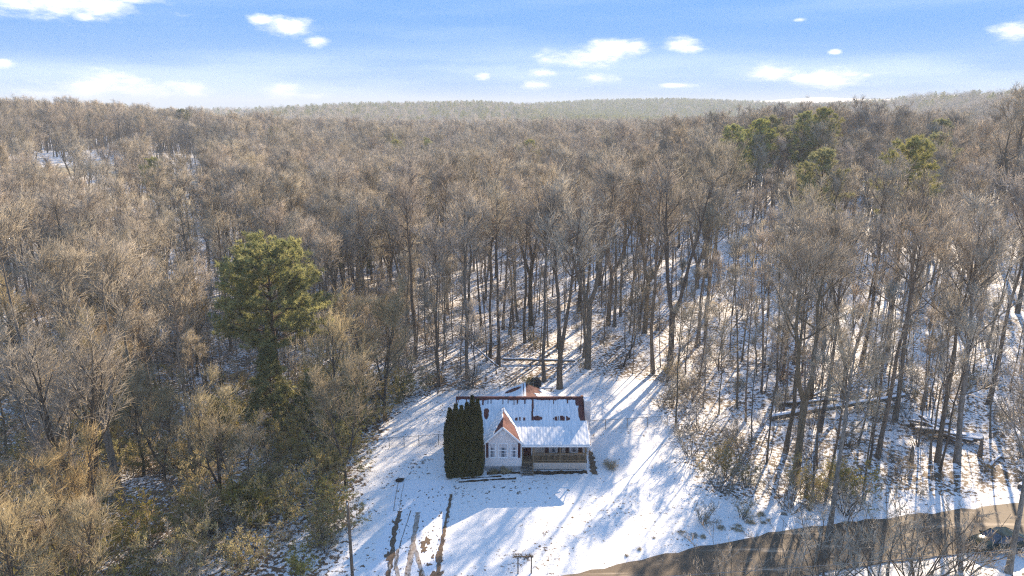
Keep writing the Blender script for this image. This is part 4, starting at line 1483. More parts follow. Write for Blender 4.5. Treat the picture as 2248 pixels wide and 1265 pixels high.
def wav(a, f, s):
    return 0.5 * np.sin(a * f + s) + 0.3 * np.sin(a * f * 2.3 + s * 1.7) + 0.2 * np.sin(a * f * 5.1 + s * 2.9)


def build_house():
    h = thing('house', 'small grey house with maroon metal roof under patchy snow', 'house', (0, 0, 0))
    XL, XR = -5.67, 7.15
    # walls
    MB().extrude_x([(63.1, 0.62), (70.0, 0.62), (70.0, 3.2), (66.9, 5.2), (63.1, 2.75)], -5.35, 6.95).build('wall', M['siding_tan'], h)
    MB().box(-5.30, 6.9, 63.15, 69.95, -0.4, 0.62).build('foundation', M['foundation'], h)
    MB().box(0.92, 6.952, 63.098, 63.7, 0.63, 3.3).build('porch_wall', M['siding_tan'], h)
    # lap boards of the tan wall seen under the porch
    g = MB()
    g.add([(-2.55, 61.7, 0.45), (0.9, 61.7, 0.45), (0.9, 61.7, 2.95), (-0.825, 61.7, 4.58), (-2.55, 61.7, 2.95),
           (-2.55, 64.4, 0.45), (0.9, 64.4, 0.45), (0.9, 64.4, 2.95), (-0.825, 64.4, 4.58), (-2.55, 64.4, 2.95)],
          [(0, 1, 2, 3, 4), (9, 8, 7, 6, 5), (0, 5, 6, 1), (1, 6, 7, 2), (2, 7, 8, 3), (3, 8, 9, 4), (4, 9, 5, 0)])
    gw = g.build('gable_wall', M['siding'], h)
    MB().box(-2.5, 0.85, 61.74, 64.4, -0.3, 0.45).build('foundation', M['foundation'], h)
    lap = MB()
    z = 0.47
    while z < 4.4:
        half = 1.715 if z < 2.85 else max(0.05, 1.70 - (z - 2.88) * 1.055)
        lap.add([(-0.825 - half, 61.682, z), (-0.825 + half, 61.682, z), (-0.825 + half, 61.697, z + 0.115), (-0.825 - half, 61.697, z + 0.115),
                 (-0.825 - half, 61.70, z), (-0.825 + half, 61.70, z)], [(0, 1, 2, 3), (4, 5, 1, 0)])
        z += 0.12
    lb = lap.build('siding_boards', M['siding'], gw)
    lb['kind'] = 'stuff'
    for x in (-2.56, 0.83):
        MB().box(x, x + 0.09, 61.655, 61.71, 0.45, 2.95).build('corner_trim', M['white_trim'], gw)
    # roofs
    rm = MB()
    rm.slab([(XL, 63.0, 2.815), (XR, 63.0, 2.815), (XR, 66.9, 5.35), (XL, 66.9, 5.35)], 0.09)
    rm.slab([(XL, 70.4, 3.07), (XR, 70.4, 3.07), (XR, 66.9, 5.35), (XL, 66.9, 5.35)], 0.09)
    roof = rm.build('main_roof', M['roof_metal'], h)
    pr = MB().slab([(1.02, 61.2, 2.9), (7.47, 61.2, 2.9), (7.47, 64.55, 3.805), (0.1, 64.55, 3.805)], 0.08).build('porch_roof', M['roof_metal'], h)
    MB().box(XL, XR + 0.1, 66.78, 67.02, 5.29, 5.39).build('ridge_cap', M['roof_metal'], roof)
    rb = MB()
    x = XL + 0.15
    while x < XR - 0.05:
        rb.bar((x, 63.03, 2.85), (x, 66.8, 5.30), 0.035, 0.03)
        x += 0.3
    rb.build('roof_rib', M['roof_metal'], roof)['kind'] = 'stuff'
    rb = MB()
    x = 1.2
    while x < 7.4:
        rb.bar((x, 61.22, 2.915), (x, 64.5, 3.80), 0.035, 0.03)
        x += 0.3
    rb.build('roof_rib', M['roof_metal'], pr)['kind'] = 'stuff'
    gr = MB()
    gr.slab([(-0.86, 61.32, 4.75), (-0.86, 65.98, 4.75), (0.175, 64.5, 3.79), (1.08, 61.3, 2.95)], 0.07)
    gr.slab([(-0.86, 61.32, 4.75), (-2.82, 61.32, 2.93), (-2.82, 63.18, 2.93), (-0.86, 65.98, 4.75)], 0.07)
    groof = gr.build('gable_roof', M['roof_metal'], h)
    # rear wing
    MB().add([(-2.6, 70.05, 0), (5.3, 70.05, 0), (5.3, 70.6, 0), (-2.6, 70.6, 0), (-2.6, 70.05, 3.5), (5.3, 70.05, 3.5), (5.3, 70.6, 3.5), (-2.6, 70.6, 3.5), (1.35, 70.05, 5.05), (1.35, 70.6, 5.05)],
             [(0, 1, 5, 8, 4), (3, 7, 9, 6, 2), (0, 4, 7, 3), (1, 2, 6, 5), (4, 8, 9, 7), (5, 6, 9, 8)]).build('rear_wall', M['siding_tan'], h)
    rw = MB()
    rw.slab([(1.35, 67.3, 5.22), (1.35, 71.0, 5.22), (5.6, 71.0, 3.5), (5.6, 67.3, 3.5)], 0.08)
    rw.slab([(1.35, 67.3, 5.22), (1.35, 71.0, 5.22), (-2.9, 71.0, 3.5), (-2.9, 67.3, 3.5)], 0.08)
    rwing = rw.build('rear_roof', M['roof_metal'], h)
    MB().bar((1.35, 67.35, 5.25), (1.35, 71.0, 5.25), 0.2, 0.05).build('ridge_cap', M['white_trim'], rwing)
    # trim
    MB().box(0.95, 7.47, 61.13, 61.195, 2.74, 2.90).build('fascia', M['white_trim'], h)
    for a, b in (((-0.86, 61.29, 4.68), (1.06, 61.29, 2.885)), ((-0.86, 61.29, 4.68), (-2.82, 61.29, 2.86))):
        MB().bar(a, b, 0.05, 0.15).build('rake_board', M['white_trim'], h)
    MB().bar((7.18, 63.0, 2.77), (7.18, 66.9, 5.29), 0.05, 0.14).build('rake_board', M['maroon'], h)
    MB().bar((7.50, 61.22, 2.85), (7.50, 64.5, 3.74), 0.05, 0.12).build('rake_board', M['white_trim'], h)
    # octagonal gable vent
    vb = MB()
    for r0_, y in ((0.30, 61.66), (0.22, 61.645)):
        vb.add([(-0.84 + r0_ * math.cos(R(22.5 + 45 * k)), y, 4.02 + r0_ * math.sin(R(22.5 + 45 * k))) for k in range(8)] +
               [(-0.84 + r0_ * math.cos(R(22.5 + 45 * k)), 61.70, 4.02 + r0_ * math.sin(R(22.5 + 45 * k))) for k in range(8)],
               [tuple(range(8))] + [(k, (k + 1) % 8, 8 + (k + 1) % 8, 8 + k) for k in range(8)])
    vent = vb.build('gable_vent', M['white_trim'], h)
    lv = MB()
    for k in range(5):
        lv.box(-0.99, -0.69, 61.632, 61.65, 3.88 + 0.07 * k, 3.90 + 0.07 * k)
    lv.build('vent_slat', M['siding'], vent)['kind'] = 'stuff'

    # windows: frame, two sashes of glass, muntins, curtain behind
    def window(x0, x1, z0, z1, y, cols=3, rows=4, curtain=True):
        t = 0.085
        f = MB()
        f.box(x0, x1, y - 0.05, y, z0, z0 + t).box(x0, x1, y - 0.05, y, z1 - t, z1)
        f.box(x0, x0 + t, y - 0.05, y, z0 + t, z1 - t).box(x1 - t, x1, y - 0.05, y, z0 + t, z1 - t)
        w = f.build('window', M['white_trim'], h)
        zm = (z0 + z1) / 2
        MB().box(x0 + t, x1 - t, y - 0.045, y - 0.004, zm - 0.035, zm + 0.035).build('meeting_rail', M['white_trim'], w)
        for a, b in ((z0 + t, zm - 0.035), (zm + 0.035, z1 - t)):
            MB().box(x0 + t, x1 - t, y - 0.016, y - 0.006, a, b).build('pane', M['glass'], w)
        mu = MB()
        for k in range(1, cols):
            xx = x0 + t + (x1 - x0 - 2 * t) * k / cols
            mu.box(xx - 0.012, xx + 0.012, y - 0.03, y - 0.017, z0 + t, z1 - t)
        for k in range(1, rows):
            zz = z0 + t + (z1 - z0 - 2 * t) * k / rows
            mu.box(x0 + t, x1 - t, y - 0.029, y - 0.0172, zz - 0.012, zz + 0.012)
        mu.build('muntin', M['white_trim'], w)
        if curtain:
            cu = MB()
            ww = (x1 - x0) * 0.2
            cu.box(x0 + t, x0 + t + ww, y - 0.0165, y - 0.0162, z0 + t, z1 - t).box(x1 - t - ww, x1 - t, y - 0.0165, y - 0.0162, z0 + t, z1 - t)
            cu.box(x0 + t + ww, x1 - t - ww, y - 0.0165, y - 0.0162, zm + 0.3, z1 - t)
            cu.build('curtain', M['curtain'], w)
        MB().box(x0 - 0.04, x1 + 0.04, y - 0.085, y, z0 - 0.055, z0 - 0.002).build('sill', M['white_trim'], w)

    def shutter(x0, x1, z0, z1, y):
        s = MB().box(x0, x1, y - 0.03, y, z0, z1).build('shutter', M['maroon'], h)
        lv_ = MB()
        z_ = z0 + 0.08
        while z_ < z1 - 0.08:
            lv_.box(x0 + 0.04, x1 - 0.04, y - 0.042, y - 0.03, z_, z_ + 0.03)
            z_ += 0.065
        lv_.build('louvre', M['maroon'], s)['kind'] = 'stuff'

    Yg = 61.68
    window(-2.22, -1.55, 1.38, 2.90, Yg, 2)
    window(-1.31, -0.36, 1.38, 2.90, Yg, 3)
    window(-0.15, 0.53, 1.38, 2.90, Yg, 2)
    shutter(-2.47, -2.25, 1.38, 2.88, Yg)
    shutter(0.57, 0.81, 1.38, 2.88, Yg)
    Yw = 63.095
    window(3.62, 4.42, 1.16, 2.7, Yw, 3)
    window(5.62, 6.42, 1.16, 2.7, Yw, 3)
    for x in (3.22, 4.48, 5.22, 6.48):
        shutter(x, x + 0.34, 1.16, 2.7, Yw)
    # door
    d = MB().box(1.10, 1.86, 63.04, 63.095, 0.88, 2.9).build('door', M['maroon'], h)
    fr = MB().box(1.02, 1.095, 63.03, 63.095, 0.88, 2.95).box(1.865, 1.94, 63.03, 63.095, 0.88, 2.95)
    fr.build('door_frame', M['white_trim'], d)
    MB().box(1.22, 1.74, 63.03, 63.04, 1.75, 2.75).build('pane', M['glass'], d)
    MB().box(1.16, 1.20, 62.99, 63.04, 1.65, 1.74).build('handle', M['chrome'], d)
    # porch
    dk = MB().box(0.93, 7.2, 61.78, 63.09, 0.76, 0.86).build('porch_deck', M['deck_wood'], h)
    sk = MB()
    for k in range(3):
        sk.box(2.02, 7.12, 61.80 - 0.004 * k, 61.83, 0.12 + k * 0.215, 0.12 + k * 0.215 + 0.2)
    sk.build('porch_skirt', M['siding_tan'], h)
    for x in (2.02, 4.55, 7.02):
        MB().box(x, x + 0.11, 61.80, 61.91, 0.86, 2.76).build('porch_post', M['deck_wood'], h)
    MB().box(0.95, 1.05, 61.80, 61.90, 0.86, 2.76).build('porch_post', M['deck_wood'], h)
    MB().box(2.13, 7.02, 61.79, 61.92, 1.70, 1.76).build('top_rail', M['deck_wood'], h)
    MB().box(2.13, 7.02, 61.82, 61.89, 0.95, 1.01).build('bottom_rail', M['deck_wood'], h)
    MB().box(7.04, 7.12, 61.92, 63.05, 1.70, 1.76).build('top_rail', M['deck_wood'], h)
    bl = MB()
    x = 2.2
    while x < 7.0:
        bl.box(x, x + 0.04, 61.835, 61.875, 1.01, 1.70)
        x += 0.115
    y = 62.0
    while y < 63.0:
        bl.box(7.06, 7.10, y, y + 0.04, 0.86, 1.70)
        y += 0.115
    bl.build('baluster', M['deck_wood'], h)['kind'] = 'stuff'
    # steps
    for k in range(5):
        s = MB().box(1.0, 1.95, 61.78 - 0.22 * (k + 1), 61.78 - 0.22 * k + 0.02, 0.72 - 0.155 * k, 0.765 - 0.155 * k).build('step', M['old_wood'], h)
    for x in (0.94, 1.96):
        MB().bar((x, 61.8, 0.72), (x, 60.7, -0.02), 0.05, 0.22).build('stringer', M['old_wood'], h)
    MB().bar((1.99, 61.8, 1.70), (1.99, 60.72, 0.92), 0.06, 0.06).build('stair_rail', M['deck_wood'], h)
    MB().box(1.95, 2.03, 60.68, 60.76, -0.05, 0.98).build('stair_post', M['deck_wood'], h)
    MB().box(1.0, 1.97, 60.35, 60.62, -0.02, 0.06).build('step', M['snow_plain'], h)
    # chimney chase and downpipe
    ch = MB().box(7.22, 7.86, 65.7, 66.7, -0.2, 5.42).build('chimney', M['siding'], h)
    MB().box(7.20, 7.90, 65.66, 66.74, 5.42, 5.47).build('chimney_cap', M['white_trim'], ch)
    cb_ = MB()
    z = 0.3
    while z < 5.3:
        cb_.box(7.225, 7.855, 65.685, 65.70, z, z + 0.08)
        z += 0.12
    cb_.build('siding_boards', M['siding'], ch)['kind'] = 'stuff'
    MB().box(6.95, 7.2, 66.8, 67.0, 5.395, 5.52).build('flue', M['copper'], h)
    MB().tube([(7.35, 61.22, 2.74), (7.30, 61.5, 2.5), (7.25, 61.76, 2.3), (7.25, 61.76, 0.1)], 0.035, 6).build('downpipe', M['white_trim'], h)

    # snow on the roofs
    W = XR - XL

    def m_main(a, b):
        X = XL + a * W
        v = b + 0.02 * wav(X, 1.9, 1)
        d = np.ones_like(a)
        d *= sm(0.935, 0.915, v)                                        # bare strip under the ridge
        d *= 1 - (np.abs(X - 2.05 - 0.05 * wav(b, 6, 2)) < 0.07)           # melted seam
        d *= sm(6.72, 6.52, X + 0.12 * wav(b, 7, 3) + 0.25 * (b > 0.78))    # bare right edge
        d *= 1 - ((np.hypot((X - 2.55) / 0.42, (b - 0.46) / 0.055) + 0.25 * wav(X, 7, 1)) < 1)
        hc = np.random.default_rng(8).uniform(0, 1, 700)[np.clip(((X - XL) / 0.06).astype(int), 0, 699)]
        d *= 1 - ((np.hypot((X - 4.9) / 0.9, (b - 0.45) / (0.03 + 0.06 * hc)) < 0.9) & (hc > 0.5))
        d *= 1 - ((np.hypot((X - 0.9) / 0.7, (b - 0.43) / (0.02 + 0.05 * hc)) < 0.9) & (hc > 0.72))
        d *= 1 - ((np.hypot((X + 2.55) / 0.27, (b - 0.58) / 0.14) + 0.3 * wav(b, 9, 2)) < 1)
        d *= 1 - ((np.hypot((X + 3.15) / 0.12, (b - 0.6) / 0.06)) < 1)
        d *= 0.55 + 0.45 * sm(-0.5, 0.7, wav(X, 5.3, 2) + wav(b, 4, 1))
        rc_ = np.random.default_rng(4).uniform(0, 1, 400)
        cl = rc_[np.clip(((X - XL) / 0.1).astype(int), 0, 399)]
        d *= 1 - ((cl > 0.9) & (v > 0.84 - 0.5 * (cl - 0.9)) & (np.sin(X * 63 + b * 9) > -0.2))
        return d
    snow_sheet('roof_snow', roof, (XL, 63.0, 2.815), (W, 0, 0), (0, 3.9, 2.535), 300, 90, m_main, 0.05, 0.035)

    def m_porch(a, b):
        X = 0.1 + a * 7.37
        d = np.ones_like(a) * sm(0.0, 0.2, X - np.interp(b, [0, 1], [1.08, 0.175]) + 0.08)
        d *= sm(1.0, 0.985, a + 0.006 * wav(b, 9, 1))
        d *= 0.7 + 0.3 * sm(-0.5, 0.6, wav(X, 3, 1) + wav(b, 3, 2))
        return d
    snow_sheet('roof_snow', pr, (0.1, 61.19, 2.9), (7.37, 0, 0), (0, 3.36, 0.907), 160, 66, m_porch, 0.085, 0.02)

    # gable: whole left slope but a bare streak by the ridge; right slope only along the valley
    def m_gl(a, b):     # a along ridge front->back, b from eave to ridge
        lim = 1.0 - 0.40 * sm(0.55, 0.0, a)
        d = sm(0.02, -0.06, b - lim + 0.05 * wav(a, 9, 1))
        d *= 1.0 * (a * 4.66 < 1.86 + b * 2.8)
        return d
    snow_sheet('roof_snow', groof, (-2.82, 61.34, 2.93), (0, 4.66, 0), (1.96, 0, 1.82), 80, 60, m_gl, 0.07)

    def m_gr(a, b):
        tri = 1 - b - 0.02           # surface exists for a < b-line
        lim = np.interp(b, [0, 0.467, 1], [0, 0.685, 0.985])
        edge = lim - a
        d = sm(0.0, 0.02, edge) * sm(0.23, 0.13, edge - 0.04 * wav(b, 8, 2))
        d = np.maximum(d, sm(0.0, 0.02, edge) * (b < 0.16 + 0.03 * wav(a, 14, 1)))
        return d
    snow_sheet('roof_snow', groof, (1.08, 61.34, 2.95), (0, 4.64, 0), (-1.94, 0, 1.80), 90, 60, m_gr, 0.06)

    def m_rl(a, b):
        d = np.ones_like(a) * (1 - (np.hypot((a - 0.78) / 0.12, (b - 0.72) / 0.2) < 1))
        return d * sm(1.0, 0.985, b)
    snow_sheet('roof_snow', rwing, (-2.9, 67.35, 3.5), (0, 3.62, 0), (4.2, 0, 1.70), 40, 40, m_rl, 0.06)

    def m_rr(a, b):
        return sm(0.70, 0.62, b + 0.14 * wav(a, 7, 2))
    snow_sheet('roof_snow', rwing, (5.6, 67.35, 3.5), (0, 3.62, 0), (-4.2, 0, 1.70), 40, 40, m_rr, 0.06)
    return h


build_house()


# ------------------------------------------------------------------ yard things
def chain_fence(pts, label, n_between=3, hgt=1.15):
    f = thing('chain_link_fence', label, 'fence', (pts[0][0], pts[0][1], 0))
    ox, oy = pts[0]
    P = []
    for (x0, y0), (x1, y1) in zip(pts[:-1], pts[1:]):
        for k in range(n_between):
            t = k / n_between
            P.append((x0 + (x1 - x0) * t - ox, y0 + (y1 - y0) * t - oy))
    P.append((pts[-1][0] - ox, pts[-1][1] - oy))
    zs = [float(zt(x + ox, y + oy)) for x, y in P]
    for (x, y), z in zip(P, zs):
        MB().tube([(x, y, z - 0.1), (x, y, z + hgt + 0.06)], 0.035, 8).build('post', M['galv'], f)
    for i in range(len(P) - 1):
        a, b = (P[i][0], P[i][1], zs[i] + hgt), (P[i + 1][0], P[i + 1][1], zs[i + 1] + hgt)
        MB().tube([a, b], 0.024, 6).build('top_rail', M['galv'], f)
        w = MB()
        A, B = Vector(a), Vector(b)
        L = (B - A).length
        m = int(L / 0.16)
        for k in range(-7, m + 1):
            for s in (1, -1):
                t0, t1 = k * 0.16 / L, (k * 0.16 + hgt) / L
                if s < 0:
                    t0, t1 = t1, t0
                z0, z1 = 0.0, hgt
                lo, hi = min(t0, t1), max(t0, t1)
                if hi <= 0.01 or lo >= 0.99:
                    continue
                def pt(t):
                    q = (t - t0) / (t1 - t0)
                    p_ = A.lerp(B, t)
                    return (p_.x, p_.y, p_.z - hgt + 0.03 + q * (hgt - 0.03))
                c0, c1 = max(0, min(1, t0)), max(0, min(1, t1))
                w.tube([pt(c0), pt(c1)], 0.0045, 3, False)
        w.build('wire_mesh', M['galv'], f)['kind'] = 'stuff'
    return f


chain_fence([(7.7, 70.4), (12.5, 70.9), (17.0, 71.6)], 'chain-link fence running from the chimney side of the house', 2)
chain_fence([(-12.6, 66.6), (-9.6, 67.0), (-5.6, 67.6)], 'chain-link fence between the evergreen row and the left bushes', 2)
chain_fence([(-9.0, 80.0), (-1.5, 80.8), (2.6, 81.4)], 'dark wire fence behind the house at the wood edge', 3)


def pole():
    o = thing('utility_pole', 'weathered wooden utility pole beside the driveway', 'pole', (-11.55, 44.6, float(zt(-11.55, 44.6))))
    MB().tube([(0, 0, -0.3), (0.0, 0, 3.5), (-0.02, 0, 7.3)], [0.125, 0.11, 0.095], 12).build('shaft', M['old_wood'], o, True)
    MB().bar((-0.05, 0, 7.12), (0.75, 0.1, 7.2), 0.05, 0.05).build('bracket', M['galv'], o)
    MB().tube([(0.0, -0.12, 7.05), (0.0, -0.12, 7.2)], 0.05, 8).build('insulator', M['white_trim'], o)
    MB().tube([(0.12, -0.03, 0.1), (0.11, -0.03, 3.4), (0.10, -0.03, 6.9)], 0.018, 6).build('conduit', M['galv'], o)


pole()


def wire():
    pts = []
    for k in range(41):
        t = k / 40
        x = -25 + 75 * t
        pts.append((x, 34.0 + 7.4 * t, 7.6 - 1.3 * (1 - (2 * t - 1) ** 2)))
    o = MB().tube(pts, 0.013, 5).build('overhead_wire', M['galv'])
    tag(o, 'thin overhead utility wire crossing above the road', 'wire')


wire()


def mailbox():
    x, y = -9.05, 45.6
    o = thing('mailbox', 'small mailbox on a wooden post at the bottom of the driveway', 'mailbox', (x, y, float(zt(x, y))))
    MB().box(-0.06, 0.06, -0.06, 0.06, -0.2, 1.1).build('post', M['old_wood'], o)
    MB().box(-0.09, 0.09, -0.25, 0.25, 1.1, 1.13).build('shelf', M['old_wood'], o)
    prof = [(-0.09, 1.13), (0.09, 1.13)] + [(0.09 * math.cos(R(a)), 1.22 + 0.09 * math.sin(R(a))) for a in range(0, 181, 30)]
    mb = MB()
    n = len(prof)
    mb.add([(px_, -0.24, pz) for px_, pz in prof] + [(px_, 0.24, pz) for px_, pz in prof],
           [tuple(range(n)), tuple(range(2 * n - 1, n - 1, -1))] + [(i, n + i, n + (i + 1) % n, (i + 1) % n) for i in range(n)])
    b = mb.build('box', M['galv'], o)
    MB().box(0.095, 0.105, -0.1, -0.08, 1.2, 1.4).box(0.095, 0.105, -0.1, 0.0, 1.34, 1.4).build('flag', M['lamp_red'], b)


mailbox()


def arbor():
    x, y = 0.45, 46.5
    z = float(zt(x, y))
    o = thing('vine_trellis', 'two-post wooden trellis topped with dead vine at lawn bottom', 'trellis', (x, y, z))
    for px_ in (0.0, 1.0):
        MB().box(px_ - 0.045, px_ + 0.045, -0.045, 0.045, -0.2, 1.42).build('post', M['old_wood'], o)
    MB().box(-0.3, 1.15, -0.04, 0.04, 1.42, 1.48).build('crossbar', M['old_wood'], o)
    g = np.random.default_rng(77)
    P = np.column_stack([g.uniform(-0.4, 1.15, 220), g.normal(0, .12, 220), 1.46 + np.abs(g.normal(0, .10, 220)) - 0.08])
    D = unit(g.normal(size=(220, 3)) + np.array([0, 0, .2])) * g.uniform(.12, .42, (220, 1))
    V, F = cones_np(P, D, 0.012)
    link('vine', mesh_np('vine', V, F, M['bark']), o)


arbor()


def tub():
    o = thing('oval_tub', 'dark oval tub lying on the snow at the driveway end', 'tub', (-10.5, 59.9, float(zt(-10.5, 59.9)) + 0.02), 0.15)
    mb = MB()
    n = 24
    prof = [(0.30, 0.0), (0.36, 0.05), (0.40, 0.17), (0.37, 0.18), (0.33, 0.06)]
    vs = []
    for r_, z in prof:
        vs += [(r_ * math.cos(2 * math.pi * k / n), r_ * 0.68 * math.sin(2 * math.pi * k / n), z) for k in range(n)]
    fs = [(i * n + k, i * n + (k + 1) % n, (i + 1) * n + (k + 1) % n, (i + 1) * n + k) for i in range(4) for k in range(n)]
    fs += [tuple(4 * n + k for k in range(n)), tuple(range(n - 1, -1, -1))]
    mb.add(vs, fs)
    mb.build('basin', M['black'], o, True)
    MB().tube([(0.38, -0.1, 0.17), (0.47, 0, 0.18), (0.38, 0.1, 0.17)], 0.012, 6).build('handle', M['black'], o)


tub()


def backyard():
    # dark covered thing and a low snow-topped bench behind the house
    z = float(zt(2.9, 82.4))
    o = thing('grill', 'dark covered grill at the wood edge behind the house', 'grill', (2.9, 82.2, z), 0.1)
    mb = MB()
    prof = [(-0.75, -0.4, 0), (0.75, 0.4, 0)]
    mb.add([(-0.72, -0.42, 0.05), (0.72, -0.42, 0.05), (0.72, 0.42, 0.05), (-0.72, 0.42, 0.05), (-0.70, -0.40, 1.0), (0.70, -0.40, 1.0), (0.70, 0.40, 1.0), (-0.70, 0.40, 1.0),
            (-0.45, -0.25, 1.32), (0.45, -0.25, 1.32), (0.45, 0.25, 1.32), (-0.45, 0.25, 1.32)],
           [(0, 3, 2, 1), (0, 1, 5, 4), (1, 2, 6, 5), (2, 3, 7, 6), (3, 0, 4, 7), (4, 5, 9, 8), (5, 6, 10, 9), (6, 7, 11, 10), (7, 4, 8, 11), (8, 9, 10, 11)])
    mb.build('cover', M['black'], o)
    for sx in (-0.62, 0.62):
        MB().tube([(sx, -0.47, 0.12), (sx, -0.40, 0.12)], 0.12, 10).build('wheel', M['black'], o)
    b = thing('bench', 'low wooden bench with snow on its seat behind the house', 'bench', (4.15, 81.4, float(zt(4.15, 81.4))), 0.06)
    for k in range(3):
        MB().box(-0.85, 0.85, -0.22 + 0.15 * k, -0.09 + 0.15 * k, 0.40, 0.44).build('slat', M['old_wood'], b)
    for sx in (-0.7, 0.62):
        MB().box(sx, sx + 0.08, -0.2, 0.2, -0.05, 0.40).build('leg', M['old_wood'], b)
    snow_sheet('snow', b, (-0.85, -0.22, 0.441), (1.7, 0, 0), (0, 0.43, 0), 24, 10, lambda a, c: sm(0.5, 0.44, np.abs(a - .5)) * sm(.5, .4, np.abs(c - .5)), 0.09)


backyard()


def log(name, label, a, b, r0, r1, snow=True, mat_='bark', group=None):
    ax, ay, az_ = a
    o = thing(name, label, 'log', (ax, ay, float(zt(ax, ay))), 0, group)
    bx_, by_, bz_ = b
    A = Vector((0, 0, az_))
    B = Vector((bx_ - ax, by_ - ay, float(zt(bx_, by_)) - float(zt(ax, ay)) + bz_))
    n = 9
    g = random.Random(int(ax * 10))
    pts = [A.lerp(B, k / (n - 1)) + Vector((g.uniform(-.06, .06), g.uniform(-.06, .06), g.uniform(-.04, .04))) * (0 < k < n - 1) for k in range(n)]
    rad = [r0 + (r1 - r0) * k / (n - 1) for k in range(n)]
    MB().tube(pts, rad, 9).build('stem', M[mat_], o, True)
    if snow:
        d = (B - A).normalized()
        s = d.cross(Vector((0, 0, 1))).normalized()
        vs, fs = [], []
        for p_, r_ in zip(pts, rad):
            for ang in (-48, -25, 0, 25, 48):
                q = r_ + (0.015 if abs(ang) > 40 else 0.06)
                vs.append(p_ + s * math.sin(R(ang)) * q + Vector((0, 0, 1)) * math.cos(R(ang)) * q)
        for i in range(n - 1):
            for k in range(4):
                fs.append((i * 5 + k, i * 5 + k + 1, (i + 1) * 5 + k + 1, (i + 1) * 5 + k))
        MB().add(vs, fs).build('snow', M['snow_plain'], o, True)
    for k in range(3):
        t = 0.35 + 0.2 * k
        p_ = A.lerp(B, t)
        e = p_ + Vector((g.uniform(-.5, .5), g.uniform(-.5, .5), g.uniform(.3, .9)))
        MB().tube([p_, e], [r1 * 0.5, 0.02], 5).build('branch_stub', M[mat_], o)
    return o


log('fallen_log', 'long snow-topped fallen trunk in the wood right of the lawn', (28.6, 72.6, 0.35), (45, 75.9, 1.5), 0.36, 0.24)
log('fallen_log', 'short snowy log behind the long fallen trunk', (31, 76.5, 0.2), (38, 77.4, 0.3), 0.24, 0.16)
log('fallen_log', 'thin fallen stem leaning up behind the long trunk', (36, 79, 0.2), (43, 83, 1.3), 0.14, 0.08)
log('fallen_log', 'fallen log lying level behind the V-forked tree', (-1.2, 91.3, 0.6), (8.6, 91.0, 0.3), 0.2, 0.13)
log('fallen_log', 'slanting broken branch left of the V-forked tree', (-1.8, 89.2, 0.3), (-6.5, 90.5, 4.0), 0.12, 0.06)
log('fallen_log', 'broken log on the snow below the lumber pile', (45.8, 61.8, 0.15), (48.6, 64.2, 0.25), 0.17, 0.12)
log('fallen_log', 'dark rotting log on the snowy bank above the car', (46.3, 58.2, 0.1), (48.0, 59.6, 0.15), 0.2, 0.1)
log('fallen_log', 'crooked snow-lined limb lying in the lower left brush', (-38.2, 54.2, 2.6), (-34.6, 51.6, 1.6), 0.09, 0.12, mat_='bark_dark')
for x, y, h_, lb in [(46.9, 75.2, 2.6, 'broken reddish snag standing at the top of the lumber pile'), (38.7, 62.5, 1.9, 'short broken stump in front of the lumber pile'),
                     (35.4, 78.1, 2.4, 'dark snag stump behind the fallen trunk'), (46.4, 64.1, 1.7, 'stump right below the lumber pile')]:
    o = thing('tree_stump', lb, 'stump', (x, y, float(zt(x, y))), random.uniform(0, 6), 'broken stumps in the right wood')
    MB().tube([(0, 0, -0.1), (0.02, 0.03, h_ * .6), (0.05, 0.0, h_)], [0.26, 0.19, 0.13], 9).build('stem', M['bark'], o, True)
    MB().tube([(0.08, 0.02, h_ - 0.1), (0.12, 0.0, h_ + 0.35)], [0.08, 0.01], 5).build('splinter', M['old_wood'], o)


def lumber():
    r = random.Random(9)
    spots = ['at the upper end of the collapsed pile', 'lying across the middle of the collapsed pile', 'at the lower end of the collapsed pile']
    for k in range(22):
        t = k / 21
        u_ = r.uniform(-1.7, 1.7)
        cx_, cy_ = 44.0 + 2.6 * t + u_ * 0.79 + r.uniform(-.3, .3), 70.6 - 3.6 * t + u_ * 0.62 + r.uniform(-.3, .3)
        a = R(-50 + r.uniform(-42, 42))
        L, w = r.uniform(2.2, 4.2), r.uniform(0.4, 0.8)
        third = min(2, k * 3 // 22)
        o = thing('old_plank', 'weathered snow-covered plank ' + spots[third], 'plank', (cx_, cy_, float(zt(cx_, cy_)) + 0.15 + r.uniform(0, .75)), a, 'planks of the pile %s' % spots[third])
        o.rotation_euler = (r.uniform(-.4, .4), r.uniform(-.2, .26), a)
        MB().box(-L / 2, L / 2, -w / 2, w / 2, -0.14, 0.06).build('board', M['old_wood'], o)
        snow_sheet('snow', o, (-L / 2, -w / 2, 0.061), (L, 0, 0), (0, w, 0), 40, 10, lambda A, B: sm(.5, .47, np.abs(A - .5 + .03 * wav(B, 5, k))) * sm(.5, .38, np.abs(B - .5)), 0.07)


lumber()


